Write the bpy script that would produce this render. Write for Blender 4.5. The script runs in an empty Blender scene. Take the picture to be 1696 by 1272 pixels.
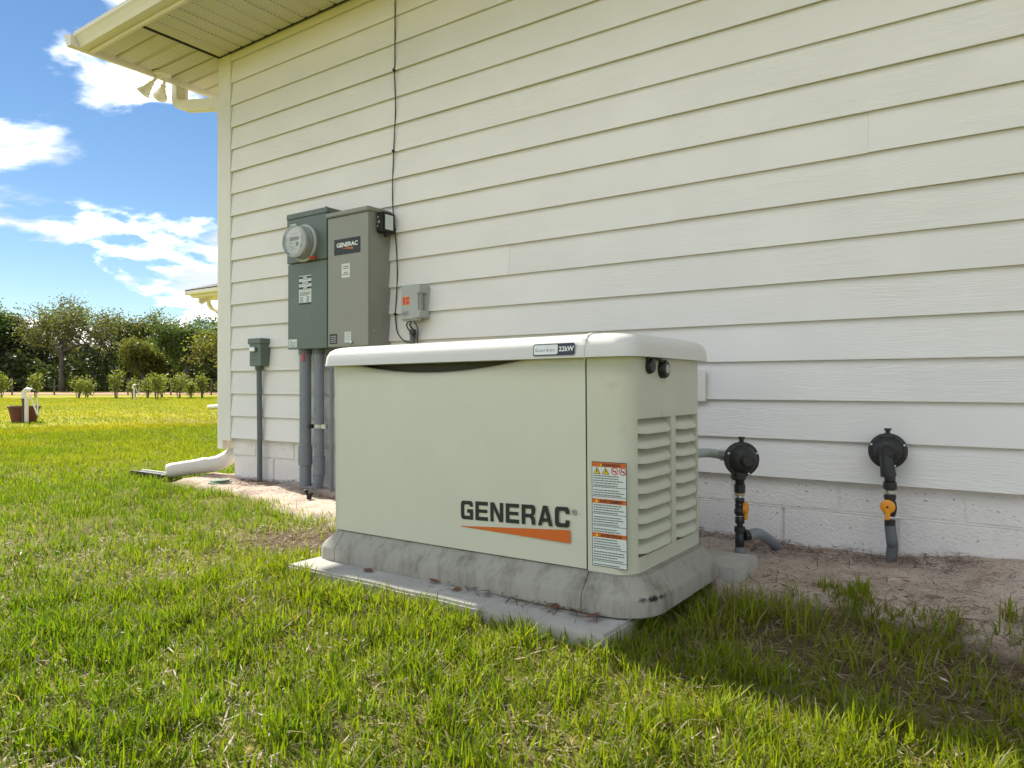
import bpy, bmesh, math, random
import numpy as np
from mathutils import Vector, Matrix, noise as mnoise
random.seed(7); rng = np.random.default_rng(7)
scene = bpy.context.scene
C = scene.collection
R = math.radians

# ------------------------------------------------------------------ camera
F_PX, YH, CAM = 1180.0, 637.5, Vector((0.0, -2.9505, 0.655))
YAW = R(35.083)
cam_d = bpy.data.cameras.new('camera'); cam = bpy.data.objects.new('camera', cam_d); C.objects.link(cam)
cam.location = CAM; cam.rotation_euler = (R(90), 0, YAW)
cam_d.sensor_width = 36.0; cam_d.lens = 36.0 * F_PX / 1696.0
cam_d.shift_y = 0.0009; cam_d.clip_start = 0.05; cam_d.clip_end = 2000
scene.camera = cam
VD = Vector((-math.sin(YAW), math.cos(YAW), 0)); RD = Vector((math.cos(YAW), math.sin(YAW), 0))
def ray(px, py): return VD + RD * ((px - 848) / F_PX) + Vector((0, 0, -(py - YH) / F_PX))
def onz(px, py, z): d = ray(px, py); return CAM + d * ((z - CAM.z) / d.z)
def ony(px, py, y): d = ray(px, py); return CAM + d * ((y - CAM.y) / d.y)
def onx(px, py, x): d = ray(px, py); return CAM + d * ((x - CAM.x) / d.x)
def atZ(px, Z, z=0.0): p = CAM + (VD + RD * ((px - 848) / F_PX)) * Z; p.z = z; return p

# ------------------------------------------------------------------ sky, sun, exposure
SUN = Vector((-1.17, 0.235, 1.0)).normalized()
w = bpy.data.worlds.new('World'); scene.world = w; w.use_nodes = True
nt = w.node_tree; N = nt.nodes; L = nt.links
for n in list(N): N.remove(n)
def nd(tree, typ, **kw):
    n = tree.nodes.new(typ)
    for k, v in kw.items():
        if hasattr(n, k): setattr(n, k, v)
        else: n.inputs[k].default_value = v
    return n
out = nd(nt, 'ShaderNodeOutputWorld'); bg = nd(nt, 'ShaderNodeBackground'); bg.inputs['Strength'].default_value = 0.05
sky = nd(nt, 'ShaderNodeTexSky'); sky.sky_type = 'NISHITA'; sky.sun_disc = False
sky.sun_elevation = math.asin(SUN.z); sky.sun_rotation = math.atan2(SUN.x, SUN.y)
sky.air_density = 1.0; sky.dust_density = 0.0; sky.ozone_density = 2.5; sky.altitude = 0
hs = nd(nt, 'ShaderNodeHueSaturation'); hs.inputs['Saturation'].default_value = 1.12; hs.inputs['Value'].default_value = 0.95
L.new(sky.outputs[0], hs.inputs['Color'])
tc = nd(nt, 'ShaderNodeTexCoord'); sep = nd(nt, 'ShaderNodeSeparateXYZ'); L.new(tc.outputs['Generated'], sep.inputs[0])
zc = nd(nt, 'ShaderNodeMath', operation='MAXIMUM'); L.new(sep.outputs['Z'], zc.inputs[0]); zc.inputs[1].default_value = 0.0
za = nd(nt, 'ShaderNodeMath', operation='ADD'); L.new(zc.outputs[0], za.inputs[0]); za.inputs[1].default_value = 0.24
cx = nd(nt, 'ShaderNodeMath', operation='DIVIDE'); L.new(sep.outputs['X'], cx.inputs[0]); L.new(za.outputs[0], cx.inputs[1])
cy = nd(nt, 'ShaderNodeMath', operation='DIVIDE'); L.new(sep.outputs['Y'], cy.inputs[0]); L.new(za.outputs[0], cy.inputs[1])
cmb = nd(nt, 'ShaderNodeCombineXYZ'); L.new(cx.outputs[0], cmb.inputs[0]); L.new(cy.outputs[0], cmb.inputs[1])
cmb.inputs[2].default_value = 21.4
n1 = nd(nt, 'ShaderNodeTexNoise'); n1.inputs['Scale'].default_value = 1.75; n1.inputs['Detail'].default_value = 9; n1.inputs['Roughness'].default_value = 0.55
n1.inputs['Distortion'].default_value = 0.25
L.new(cmb.outputs[0], n1.inputs['Vector'])
mr = nd(nt, 'ShaderNodeMapRange'); mr.interpolation_type = 'SMOOTHSTEP'
mr.inputs['From Min'].default_value = 0.485; mr.inputs['From Max'].default_value = 0.565; lo1 = nd(nt, 'ShaderNodeMapRange'); L.new(sep.outputs['Z'], lo1.inputs['Value']); lo1.inputs['From Min'].default_value = 0.02; lo1.inputs['From Max'].default_value = 0.24; lo1.inputs['To Min'].default_value = 0.075; lo1.inputs['To Max'].default_value = 0.0
lo2 = nd(nt, 'ShaderNodeMath', operation='ADD'); L.new(n1.outputs[0], lo2.inputs[0]); L.new(lo1.outputs[0], lo2.inputs[1]); L.new(lo2.outputs[0], mr.inputs['Value'])
n2 = nd(nt, 'ShaderNodeTexNoise'); n2.inputs['Scale'].default_value = 3.4; n2.inputs['Detail'].default_value = 5; L.new(cmb.outputs[0], n2.inputs['Vector'])
cr = nd(nt, 'ShaderNodeValToRGB'); cr.color_ramp.elements[0].position = 0.38; cr.color_ramp.elements[0].color = (7.5, 8.2, 9.6, 1)
cr.color_ramp.elements[1].position = 0.56; cr.color_ramp.elements[1].color = (24, 24, 23.4, 1)
L.new(n2.outputs[0], cr.inputs[0])
mx = nd(nt, 'ShaderNodeMix', data_type='RGBA'); L.new(mr.outputs[0], mx.inputs[0]); L.new(hs.outputs[0], mx.inputs[6]); L.new(cr.outputs[0], mx.inputs[7])
L.new(mx.outputs[2], bg.inputs['Color']); L.new(bg.outputs[0], out.inputs['Surface'])
sl = bpy.data.lights.new('sun', 'SUN'); sl.energy = 4.0; sl.angle = R(0.53); sl.color = (1.0, 0.94, 0.82)
so = bpy.data.objects.new('sun', sl); C.objects.link(so); so.location = (-20, 5, 30); so.rotation_euler = SUN.to_track_quat('Z', 'Y').to_euler()
vs = scene.view_settings; vs.view_transform = 'Standard'; vs.look = 'None'; vs.exposure = 1.27; vs.gamma = 1.0
scene.render.engine = 'CYCLES'

# ------------------------------------------------------------------ materials
MATS = {}
def lin(c): return tuple(((v / 255) / 12.92 if v / 255 <= 0.04045 else ((v / 255 + 0.055) / 1.055) ** 2.4) for v in c)
def mat(name, col, rough=0.6, metal=0.0, noise=0.0, nscale=8.0, bump=0.0, bscale=40.0, spec=0.5, stretch=None, dirt=None, coat=0.0):
    """principled with broad tint noise, optional fine bump, optional dirt colour in noise patches"""
    m = bpy.data.materials.new(name); m.use_nodes = True; t = m.node_tree
    b = t.nodes['Principled BSDF']; b.inputs['Roughness'].default_value = rough; b.inputs['Metallic'].default_value = metal
    b.inputs['Specular IOR Level'].default_value = spec
    if coat: b.inputs['Coat Weight'].default_value = coat
    b.inputs['Base Color'].default_value = (*col, 1)
    tcn = nd(t, 'ShaderNodeTexCoord'); src = tcn.outputs['Object']
    if stretch:
        mp = nd(t, 'ShaderNodeMapping'); mp.inputs['Scale'].default_value = stretch; t.links.new(src, mp.inputs[0]); src = mp.outputs[0]
    last = None
    if noise:
        n = nd(t, 'ShaderNodeTexNoise'); n.inputs['Scale'].default_value = nscale; n.inputs['Detail'].default_value = 6; n.inputs['Roughness'].default_value = 0.65
        t.links.new(src, n.inputs['Vector'])
        r = nd(t, 'ShaderNodeValToRGB'); e = r.color_ramp.elements
        e[0].position = 0.3; e[1].position = 0.7
        e[0].color = (*[c * (1 - noise) for c in col], 1); e[1].color = (*[min(1, c * (1 + noise)) for c in col], 1)
        t.links.new(n.outputs[0], r.inputs[0]); last = r.outputs[0]
        t.links.new(last, b.inputs['Base Color'])
    if dirt:
        dcol, lo, hi, ds = dirt
        n = nd(t, 'ShaderNodeTexNoise'); n.inputs['Scale'].default_value = ds; n.inputs['Detail'].default_value = 8; n.inputs['Roughness'].default_value = 0.7
        t.links.new(src, n.inputs['Vector'])
        k = nd(t, 'ShaderNodeMapRange'); k.inputs['From Min'].default_value = lo; k.inputs['From Max'].default_value = hi; t.links.new(n.outputs[0], k.inputs['Value'])
        x = nd(t, 'ShaderNodeMix', data_type='RGBA'); t.links.new(k.outputs[0], x.inputs[0])
        if last: t.links.new(last, x.inputs[6])
        else: x.inputs[6].default_value = (*col, 1)
        x.inputs[7].default_value = (*dcol, 1); t.links.new(x.outputs[2], b.inputs['Base Color'])
    if bump:
        n = nd(t, 'ShaderNodeTexNoise'); n.inputs['Scale'].default_value = bscale; n.inputs['Detail'].default_value = 5
        t.links.new(src, n.inputs['Vector'])
        bp = nd(t, 'ShaderNodeBump'); bp.inputs['Strength'].default_value = bump; bp.inputs['Distance'].default_value = 0.01
        t.links.new(n.outputs[0], bp.inputs['Height']); t.links.new(bp.outputs[0], b.inputs['Normal'])
    MATS[name] = m; return m

def siding_mat():
    m = bpy.data.materials.new('painted_siding'); m.use_nodes = True; t = m.node_tree; b = t.nodes['Principled BSDF']
    b.inputs['Roughness'].default_value = 0.55; b.inputs['Specular IOR Level'].default_value = 0.3
    tcn = nd(t, 'ShaderNodeTexCoord'); oi = nd(t, 'ShaderNodeObjectInfo')
    ad = nd(t, 'ShaderNodeVectorMath', operation='MULTIPLY_ADD'); cm = nd(t, 'ShaderNodeCombineXYZ')
    t.links.new(oi.outputs['Random'], cm.inputs[0]); t.links.new(oi.outputs['Random'], cm.inputs[2])
    t.links.new(cm.outputs[0], ad.inputs[0]); ad.inputs[1].default_value = (37, 0, 19); t.links.new(tcn.outputs['Object'], ad.inputs[2])
    mp = nd(t, 'ShaderNodeMapping'); mp.inputs['Scale'].default_value = (1.6, 1, 26); t.links.new(ad.outputs[0], mp.inputs[0])
    n = nd(t, 'ShaderNodeTexNoise'); n.inputs['Scale'].default_value = 1.5; n.inputs['Detail'].default_value = 3; n.inputs['Distortion'].default_value = 1.2
    t.links.new(mp.outputs[0], n.inputs['Vector'])
    # ring-like cedar grain: sine of the stretched noise
    s = nd(t, 'ShaderNodeMath', operation='MULTIPLY'); s.inputs[1].default_value = 46; t.links.new(n.outputs[0], s.inputs[0])
    sn = nd(t, 'ShaderNodeMath', operation='SINE'); t.links.new(s.outputs[0], sn.inputs[0])
    n3 = nd(t, 'ShaderNodeTexNoise'); n3.inputs['Scale'].default_value = 1.3; n3.inputs['Detail'].default_value = 2; t.links.new(ad.outputs[0], n3.inputs['Vector'])
    k = nd(t, 'ShaderNodeMapRange'); k.inputs['From Min'].default_value = 0.4; k.inputs['From Max'].default_value = 0.65; t.links.new(n3.outputs[0], k.inputs['Value'])
    mm = nd(t, 'ShaderNodeMath', operation='MULTIPLY'); t.links.new(sn.outputs[0], mm.inputs[0]); t.links.new(k.outputs[0], mm.inputs[1])
    bp = nd(t, 'ShaderNodeBump'); bp.inputs['Strength'].default_value = 0.32; bp.inputs['Distance'].default_value = 0.0016
    t.links.new(mm.outputs[0], bp.inputs['Height']); t.links.new(bp.outputs[0], b.inputs['Normal'])
    n4 = nd(t, 'ShaderNodeTexNoise'); n4.inputs['Scale'].default_value = 2.5; n4.inputs['Detail'].default_value = 7; t.links.new(ad.outputs[0], n4.inputs['Vector'])
    r = nd(t, 'ShaderNodeValToRGB'); e = r.color_ramp.elements; e[0].position = 0.3; e[1].position = 0.7
    e[0].color = (0.765, 0.742, 0.70, 1); e[1].color = (0.815, 0.792, 0.75, 1)
    t.links.new(n4.outputs[0], r.inputs[0]); t.links.new(r.outputs[0], b.inputs['Base Color'])
    MATS['siding'] = m
siding_mat()

def soffit_mat(name, axis):
    """vinyl soffit with rows of small vent slots; axis = direction the slots run"""
    m = bpy.data.materials.new(name); m.use_nodes = True; t = m.node_tree; b = t.nodes['Principled BSDF']; b.inputs['Roughness'].default_value = 0.5
    tcn = nd(t, 'ShaderNodeTexCoord'); mp = nd(t, 'ShaderNodeMapping'); t.links.new(tcn.outputs['Object'], mp.inputs[0])
    mp.inputs['Rotation'].default_value = (0, 0, 0 if axis == 'x' else R(90))
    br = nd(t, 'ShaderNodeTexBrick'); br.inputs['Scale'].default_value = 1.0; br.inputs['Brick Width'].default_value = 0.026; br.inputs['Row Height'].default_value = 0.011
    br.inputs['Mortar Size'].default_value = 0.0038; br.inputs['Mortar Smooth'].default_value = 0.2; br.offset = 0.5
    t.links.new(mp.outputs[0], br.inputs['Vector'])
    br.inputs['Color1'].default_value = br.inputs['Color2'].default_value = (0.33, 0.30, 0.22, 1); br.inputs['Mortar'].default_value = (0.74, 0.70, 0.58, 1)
    t.links.new(br.outputs['Color'], b.inputs['Base Color'])
    bp = nd(t, 'ShaderNodeBump'); bp.inputs['Strength'].default_value = 0.5; bp.inputs['Distance'].default_value = 0.003
    t.links.new(br.outputs['Fac'], bp.inputs['Height']); t.links.new(bp.outputs[0], b.inputs['Normal'])
    MATS[name] = m
soffit_mat('soffit_x', 'x'); soffit_mat('soffit_y', 'y')

mat('trim', (0.75, 0.735, 0.66), 0.5, noise=0.04, nscale=3, bump=0.05, bscale=60)
mat('vinyl', (0.76, 0.72, 0.62), 0.45, noise=0.03)
mat('wall_paint', (0.72, 0.70, 0.62), 0.6, noise=0.04)
mat('shingle', (0.10, 0.095, 0.09), 0.95, noise=0.4, nscale=14, bump=0.6, bscale=30)
mat('gen_body', (0.60, 0.595, 0.475), 0.42, noise=0.025, nscale=5, bump=0.02, bscale=250)
mat('gen_side', (0.585, 0.58, 0.465), 0.42, noise=0.03, nscale=5, bump=0.02, bscale=250, dirt=((0.36, 0.36, 0.28), 0.60, 0.85, 7))
mat('gen_lid', (0.66, 0.645, 0.60), 0.38, noise=0.02, nscale=4)
mat('gen_hollow_shade', (0.10, 0.10, 0.08), 0.8)  # shell is cream like the body; shade behind the scoop is put into this colour
mat('seam', (0.03, 0.03, 0.028), 0.8)
mat('gen_base', (0.37, 0.35, 0.295), 0.85, noise=0.16, nscale=5, bump=0.12, bscale=120, stretch=(2.5, 2.5, 0.7), dirt=((0.12, 0.115, 0.08), 0.44, 0.70, 5))
mat('concrete', (0.44, 0.42, 0.37), 0.9, noise=0.15, nscale=9, bump=0.25, bscale=90, dirt=((0.20, 0.21, 0.13), 0.55, 0.8, 4))
mat('black_print', (0.012, 0.018, 0.015), 0.5)
mat('orange_print', (0.62, 0.13, 0.012), 0.5)
mat('white_print', (0.80, 0.82, 0.80), 0.45)
mat('label_paper', (0.66, 0.70, 0.66), 0.5)
mat('grey_print', (0.13, 0.15, 0.15), 0.5)
mat('pale_print', (0.42, 0.45, 0.46), 0.5)
mat('navy', (0.025, 0.03, 0.05), 0.4)
mat('yellow_print', (0.80, 0.58, 0.02), 0.5)
mat('red_print', (0.62, 0.06, 0.04), 0.5)
mat('rubber', (0.012, 0.012, 0.011), 0.5)
mat('regulator', (0.022, 0.022, 0.02), 0.5, noise=0.4, nscale=25, bump=0.1, bscale=80)
mat('fitting', (0.018, 0.018, 0.018), 0.4, noise=0.3, nscale=30)
mat('meter_green', (0.105, 0.14, 0.115), 0.42, noise=0.06, nscale=5, dirt=((0.16, 0.19, 0.165), 0.55, 0.8, 3))
mat('ats_grey', (0.26, 0.262, 0.215), 0.42, noise=0.04, nscale=5)
mat('net_grey', (0.40, 0.42, 0.39), 0.5, noise=0.06, nscale=9)
mat('pvc_grey', (0.20, 0.22, 0.235), 0.5, noise=0.12, nscale=7)
mat('conduit_grey', (0.12, 0.13, 0.13), 0.5, noise=0.1, nscale=9)
mat('pvc_white', (0.72, 0.69, 0.62), 0.45, noise=0.05, nscale=5, dirt=((0.45, 0.40, 0.32), 0.58, 0.85, 6))
mat('steel', (0.55, 0.56, 0.55), 0.3, metal=0.9, noise=0.1)
mat('brass', (0.50, 0.40, 0.24), 0.4, metal=0.5)
mat('orange_plastic', (0.80, 0.31, 0.015), 0.45, noise=0.1, nscale=30)
mat('red_seal', (0.5, 0.03, 0.02), 0.45)
mat('cable_black', (0.015, 0.014, 0.012), 0.55)
mat('terracotta', (0.10, 0.022, 0.016), 0.6, noise=0.25, nscale=8)
mat('soil_dark', (0.05, 0.035, 0.02), 0.95, noise=0.3, nscale=30)
mat('valve_green', (0.10, 0.16, 0.09), 0.6)
mat('wood_post', (0.11, 0.09, 0.07), 0.9, noise=0.3, nscale=12)
mat('wire', (0.12, 0.11, 0.10), 0.5, metal=0.6)
mat('bark', (0.105, 0.095, 0.08), 0.95, noise=0.35, nscale=6, bump=0.6, bscale=12)
mat('dirt', (0.36, 0.19, 0.10), 0.95, noise=0.3, nscale=0.8)
mat('lamp_lens', (0.45, 0.42, 0.36), 0.25)
gm = mat('meter_glass', (0.85, 0.87, 0.86), 0.04); gb = gm.node_tree.nodes['Principled BSDF']; gb.inputs['Transmission Weight'].default_value = 0.85; gb.inputs['IOR'].default_value = 1.35

def block_mat():
    m = mat('block', (0.74, 0.705, 0.66), 0.92, noise=0.07, nscale=6, bump=0.5, bscale=110)
    t = m.node_tree; b = t.nodes['Principled BSDF']; src = b.inputs['Base Color'].links[0].from_socket
    tcn = nd(t, 'ShaderNodeTexCoord'); v = nd(t, 'ShaderNodeTexNoise'); v.inputs['Scale'].default_value = 75; v.inputs['Detail'].default_value = 3; t.links.new(tcn.outputs['Object'], v.inputs['Vector'])
    k = nd(t, 'ShaderNodeMapRange'); k.inputs['From Min'].default_value = 0.66; k.inputs['From Max'].default_value = 0.74; t.links.new(v.outputs[0], k.inputs['Value'])
    x = nd(t, 'ShaderNodeMix', data_type='RGBA'); t.links.new(k.outputs[0], x.inputs[0]); t.links.new(src, x.inputs[6]); x.inputs[7].default_value = (0.14, 0.125, 0.10, 1)
    t.links.new(x.outputs[2], b.inputs['Base Color'])
block_mat()

def leaf_mat(name, trans=0.45, attr=None, col=(0.06, 0.10, 0.02), var=0.35, rough=0.55, tcol=None):
    m = bpy.data.materials.new(name); m.use_nodes = True; t = m.node_tree; b = t.nodes['Principled BSDF']; o = t.nodes['Material Output']
    b.inputs['Roughness'].default_value = rough; b.inputs['Specular IOR Level'].default_value = 0.3
    if attr:
        a = nd(t, 'ShaderNodeAttribute'); a.attribute_name = attr; cs = a.outputs['Color']
    else:
        g = nd(t, 'ShaderNodeTexCoord'); n = nd(t, 'ShaderNodeTexNoise'); n.inputs['Scale'].default_value = 0.9; n.inputs['Detail'].default_value = 4
        t.links.new(g.outputs['Object'], n.inputs['Vector'])
        r = nd(t, 'ShaderNodeValToRGB'); e = r.color_ramp.elements; e[0].position = 0.35; e[1].position = 0.65
        e[0].color = (*[c * (1 - var) for c in col], 1); e[1].color = (*[c * (1 + var) for c in col], 1)
        t.links.new(n.outputs[0], r.inputs[0]); cs = r.outputs[0]
    t.links.new(cs, b.inputs['Base Color'])
    tr = nd(t, 'ShaderNodeBsdfTranslucent')
    ml = nd(t, 'ShaderNodeMix', data_type='RGBA', blend_type='MULTIPLY'); ml.inputs[0].default_value = 1; t.links.new(cs, ml.inputs[6]); ml.inputs[7].default_value = (*(tcol or (1.5, 1.35, 0.5)), 1)
    t.links.new(ml.outputs[2], tr.inputs['Color'])
    ms = nd(t, 'ShaderNodeMixShader'); ms.inputs[0].default_value = trans; t.links.new(b.outputs[0], ms.inputs[1]); t.links.new(tr.outputs[0], ms.inputs[2])
    t.links.new(ms.outputs[0], o.inputs['Surface']); MATS[name] = m; return m
leaf_mat('grass_blade', 0.55, attr='col', tcol=(1.25, 1.2, 0.5))
leaf_mat('leaf_oak', 0.4, col=(0.11, 0.135, 0.045))
leaf_mat('leaf_grey', 0.35, col=(0.12, 0.13, 0.07))
leaf_mat('leaf_green', 0.4, col=(0.085, 0.14, 0.04))
leaf_mat('leaf_yellow', 0.45, col=(0.14, 0.165, 0.04))
leaf_mat('leaf_dark', 0.3, col=(0.055, 0.08, 0.03))
leaf_mat('leaf_shrub', 0.5, col=(0.16, 0.20, 0.045))
leaf_mat('dry_leaf', 0.2, attr='col', tcol=(1.1, 0.8, 0.4))

# ------------------------------------------------------------------ mesh helpers
def root_loc(p):
    while p.parent: p = p.parent
    return p.location.copy()
def link(name, me, m=None, parent=None):
    o = bpy.data.objects.new(name, me); C.objects.link(o)
    if m is not None: me.materials.append(MATS[m] if isinstance(m, str) else m)
    if parent is not None: o.parent = parent
    return o
def mesh(name, V, F, m, parent=None, smooth=False):
    off = root_loc(parent) if parent is not None else Vector()
    me = bpy.data.meshes.new(name); me.from_pydata([tuple(Vector(v) - off) for v in V], [], F); me.update()
    if smooth:
        for p in me.polygons: p.use_smooth = True
    return link(name, me, m, parent)
def bm_obj(name, bm, m, parent=None, smooth=False):
    me = bpy.data.meshes.new(name); bmesh.ops.recalc_face_normals(bm, faces=bm.faces); bm.to_mesh(me); bm.free()
    off = root_loc(parent) if parent is not None else Vector()
    me.transform(Matrix.Translation(-off))
    if smooth:
        for p in me.polygons: p.use_smooth = True
    return link(name, me, m, parent)
def thing(name, label, cat, loc, group=None):
    o = bpy.data.objects.new(name, None); C.objects.link(o); o.location = loc; o.empty_display_size = 0.1
    return tag(o, label, cat, group)
def tag(o, label, cat, group=None):
    o['label'] = label; o['category'] = cat
    if group: o['group'] = group
    return o
def box(name, x, y, z, m, parent=None, bev=0.0, seg=1):
    bm = bmesh.new(); bmesh.ops.create_cube(bm, size=1)
    for v in bm.verts: v.co = Vector((x[0] + (v.co.x + .5) * (x[1] - x[0]), y[0] + (v.co.y + .5) * (y[1] - y[0]), z[0] + (v.co.z + .5) * (z[1] - z[0])))
    if bev: bmesh.ops.bevel(bm, geom=bm.edges[:], offset=bev, segments=seg, affect='EDGES', clamp_overlap=True)
    return bm_obj(name, bm, m, parent)
def frame(d):
    d = Vector(d).normalized(); u = d.orthogonal().normalized() if abs(d.z) > .9 else Vector((0, 0, 1)).cross(d).normalized()
    return d, u, d.cross(u)
def lathe(name, o, d, prof, m, parent=None, seg=24, smooth=True):
    """prof: (radius, distance along d)"""
    d, u, v = frame(d); o = Vector(o); V = []; F = []
    for r, h in prof:
        for i in range(seg):
            a = 2 * math.pi * i / seg; V.append(o + d * h + (u * math.cos(a) + v * math.sin(a)) * r)
    for k in range(len(prof) - 1):
        for i in range(seg):
            j = (i + 1) % seg; F.append((k * seg + i, k * seg + j, (k + 1) * seg + j, (k + 1) * seg + i))
    F.append(tuple(range(seg))[::-1]); F.append(tuple((len(prof) - 1) * seg + i for i in range(seg)))
    ob = mesh(name, V, F, m, parent)
    if smooth: ob.data.polygons.foreach_set('use_smooth', [len(p.vertices) == 4 for p in ob.data.polygons]); mark_sharp(ob.data)
    return ob
def mark_sharp(me, ang=38):
    try: me.set_sharp_from_angle(angle=R(ang))
    except Exception: pass
def tube_geo(pts, rad, seg=10):
    pts = [Vector(p) for p in pts]; n = len(pts); rad = rad if isinstance(rad, (list, tuple)) else [rad] * n
    V = []; F = []; u = None
    for i, p in enumerate(pts):
        t = (pts[min(i + 1, n - 1)] - pts[max(i - 1, 0)]).normalized()
        u = (t.orthogonal() if u is None else (u - t * u.dot(t))).normalized(); w_ = t.cross(u)
        for k in range(seg):
            a = 2 * math.pi * k / seg; V.append(p + (u * math.cos(a) + w_ * math.sin(a)) * rad[i])
    for i in range(n - 1):
        for k in range(seg):
            j = (k + 1) % seg; F.append((i * seg + k, i * seg + j, (i + 1) * seg + j, (i + 1) * seg + k))
    F.append(tuple(range(seg))[::-1]); F.append(tuple((n - 1) * seg + k for k in range(seg)))
    return V, F
def tube(name, pts, rad, m, parent=None, seg=10):
    V, F = tube_geo(pts, rad, seg); o = mesh(name, V, F, m, parent, True); mark_sharp(o.data, 50); return o
def smooth_path(pts, n=8):
    pts = [Vector(p) for p in pts]; P = [pts[0]] + pts + [pts[-1]]; o = []
    for i in range(1, len(P) - 2):
        for k in range(n):
            t = k / n; a, b, c, d = P[i - 1], P[i], P[i + 1], P[i + 2]
            o.append(0.5 * ((2 * b) + (c - a) * t + (2 * a - 5 * b + 4 * c - d) * t * t + (3 * b - a - 3 * c + d) * t ** 3))
    o.append(pts[-1]); return o
def text_geo(body, size=1.0, bold=0.0, align='LEFT', space=1.0):
    cu = bpy.data.curves.new('t', 'FONT'); cu.body = body; cu.size = size; cu.offset = bold; cu.align_x = align; cu.space_character = space; cu.resolution_u = 2
    ob = bpy.data.objects.new('t', cu); C.objects.link(ob); dg = bpy.context.evaluated_depsgraph_get(); me = bpy.data.meshes.new_from_object(ob.evaluated_get(dg))
    V = [v.co.copy() for v in me.vertices]; F = [tuple(p.vertices) for p in me.polygons]
    bpy.data.objects.remove(ob); bpy.data.curves.remove(cu); bpy.data.meshes.remove(me); return V, F
def text(name, body, o, u, v, size, m, parent, bold=0.0, align='LEFT', sx=1.0, space=1.0):
    V, F = text_geo(body, size, bold, align, space); o = Vector(o); u = Vector(u).normalized(); v = Vector(v).normalized()
    return mesh(name, [o + u * (p.x * sx) + v * p.y for p in V], F, m, parent)
class Flat:
    """flat print collected into one mesh on a plane (o,u,v), lifted by steps along n"""
    def __init__(s, o, u, v): s.o = Vector(o); s.u = Vector(u).normalized(); s.v = Vector(v).normalized(); s.n = s.u.cross(s.v); s.d = {}
    def rect(s, m, x0, x1, y0, y1, lift=0.0005, own=None): s.poly(m, [(x0, y0), (x1, y0), (x1, y1), (x0, y1)], lift, own)
    def poly(s, m, pts, lift=0.0005, own=None):
        V, F = s.d.setdefault((m, own), ([], [])); b = len(V); V += [s.o + s.u * x + s.v * y + s.n * lift for x, y in pts]; F.append(tuple(range(b, b + len(pts))))
    def text(s, m, body, x, y, size, lift=0.001, bold=0.0, align='LEFT', sx=1.0, space=1.0):
        V, F = s.d.setdefault((m, None), ([], [])); b = len(V); TV, TF = text_geo(body, size, bold, align, space)
        V += [s.o + s.u * (x + p.x * sx) + s.v * (y + p.y) + s.n * lift for p in TV]; F += [tuple(i + b for i in f) for f in TF]
    def build(s, names, parent):
        for (m, own), (V, F) in s.d.items(): mesh((own or names.get(m, 'print')).split('#')[0], V, F, m, parent)

# ------------------------------------------------------------------ ground
def vnoise(x, y, sc, seed=0.0):
    return np.array([mnoise.noise((a * sc + seed, b * sc - seed, seed * 1.7)) for a, b in zip(np.ravel(x), np.ravel(y))]).reshape(np.shape(x))
def fast_noise(x, y, sc, seed):
    """smooth lattice noise, vectorised, about -1..1"""
    def h(i, j): s_ = np.sin(i * 127.1 + j * 311.7 + seed * 74.7) * 43758.5453; return 2 * (s_ - np.floor(s_)) - 1
    X = x * sc; Y = y * sc; i = np.floor(X); j = np.floor(Y); fx = X - i; fy = Y - j; fx = fx * fx * (3 - 2 * fx); fy = fy * fy * (3 - 2 * fy)
    return (h(i, j) * (1 - fx) + h(i + 1, j) * fx) * (1 - fy) + (h(i, j + 1) * (1 - fx) + h(i + 1, j + 1) * fx) * fy
def sand_amount(x, y):
    """1 = bare sand along the wall, 0 = lawn"""
    edge = np.where(x < -2.2, -0.50 - 0.16 * np.clip((x + 3.4), -1, 1.2), -0.80)
    edge = edge + 0.10 * fast_noise(x, y, 2.3, 1) + 0.05 * fast_noise(x, y, 7, 2)
    s = np.clip((y - edge) / 0.10 + 0.5, 0, 1)
    left = np.clip((x + 4.75 + 0.12 * fast_noise(x, y, 4, 3)) / 0.15, 0, 1)
    return s * left
def bare_amount(x, y):
    """brown thatch / bare soil where the lawn is thin"""
    b = np.clip(1 - np.hypot((x + 2.35) / 0.62, (y + 0.95) / 0.34), 0, 1) * 1.9
    b = b + np.clip(1.25 - np.hypot((x + 0.1) / 1.2, (y + 0.95) / 0.48), 0, 1) * 0.95
    b = b + np.clip(fast_noise(x, y, 1.7, 5) * 0.5 + fast_noise(x, y, 4.1, 6) * 0.35 - 0.18, 0, 1)
    return np.clip(b, 0, 1)
def ground_z(x, y):
    near = np.exp(-((x + 2) ** 2 + (y + 1) ** 2) / 60)
    z = 0.012 * fast_noise(x, y, 1.1, 8) * near + 0.006 * fast_noise(x, y, 4, 9) * near - 0.01 * near
    s = sand_amount(x, y) * (y < 0.3)
    mound = 0.03 + 0.02 * fast_noise(x, y, 2.2, 11) + 0.012 * fast_noise(x, y, 6, 12) + 0.005 * fast_noise(x, y, 17, 13)
    mound = mound + 0.05 * np.exp(-((x - 0.1) ** 2) / 0.10) * np.exp(-((y + 0.1) ** 2) / 0.05) - 0.02 * np.exp(-((x + 0.35) ** 2 + (y + 0.1) ** 2) / 0.02)
    dpx = np.maximum(np.maximum(-2.0 - x, x + 0.80), 0); dpy = np.maximum(np.maximum(-1.43 - y, y + 0.55), 0)
    z = z + (0.012 + 0.018 * np.clip(-(x + 1.0) / 0.5, 0, 1)) * np.exp(-(dpx ** 2 + dpy ** 2) / 0.05) * (x < -0.75)
    return z + s * mound
def axis(lo, hi, c0, c1, fine):
    a = list(np.arange(c0, c1 + 1e-6, fine)); s = fine
    while a[-1] < hi: s *= 1.35; a.append(a[-1] + s)
    s = fine
    while a[0] > lo: s *= 1.35; a.insert(0, a[0] - s)
    return np.array(a)
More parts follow.
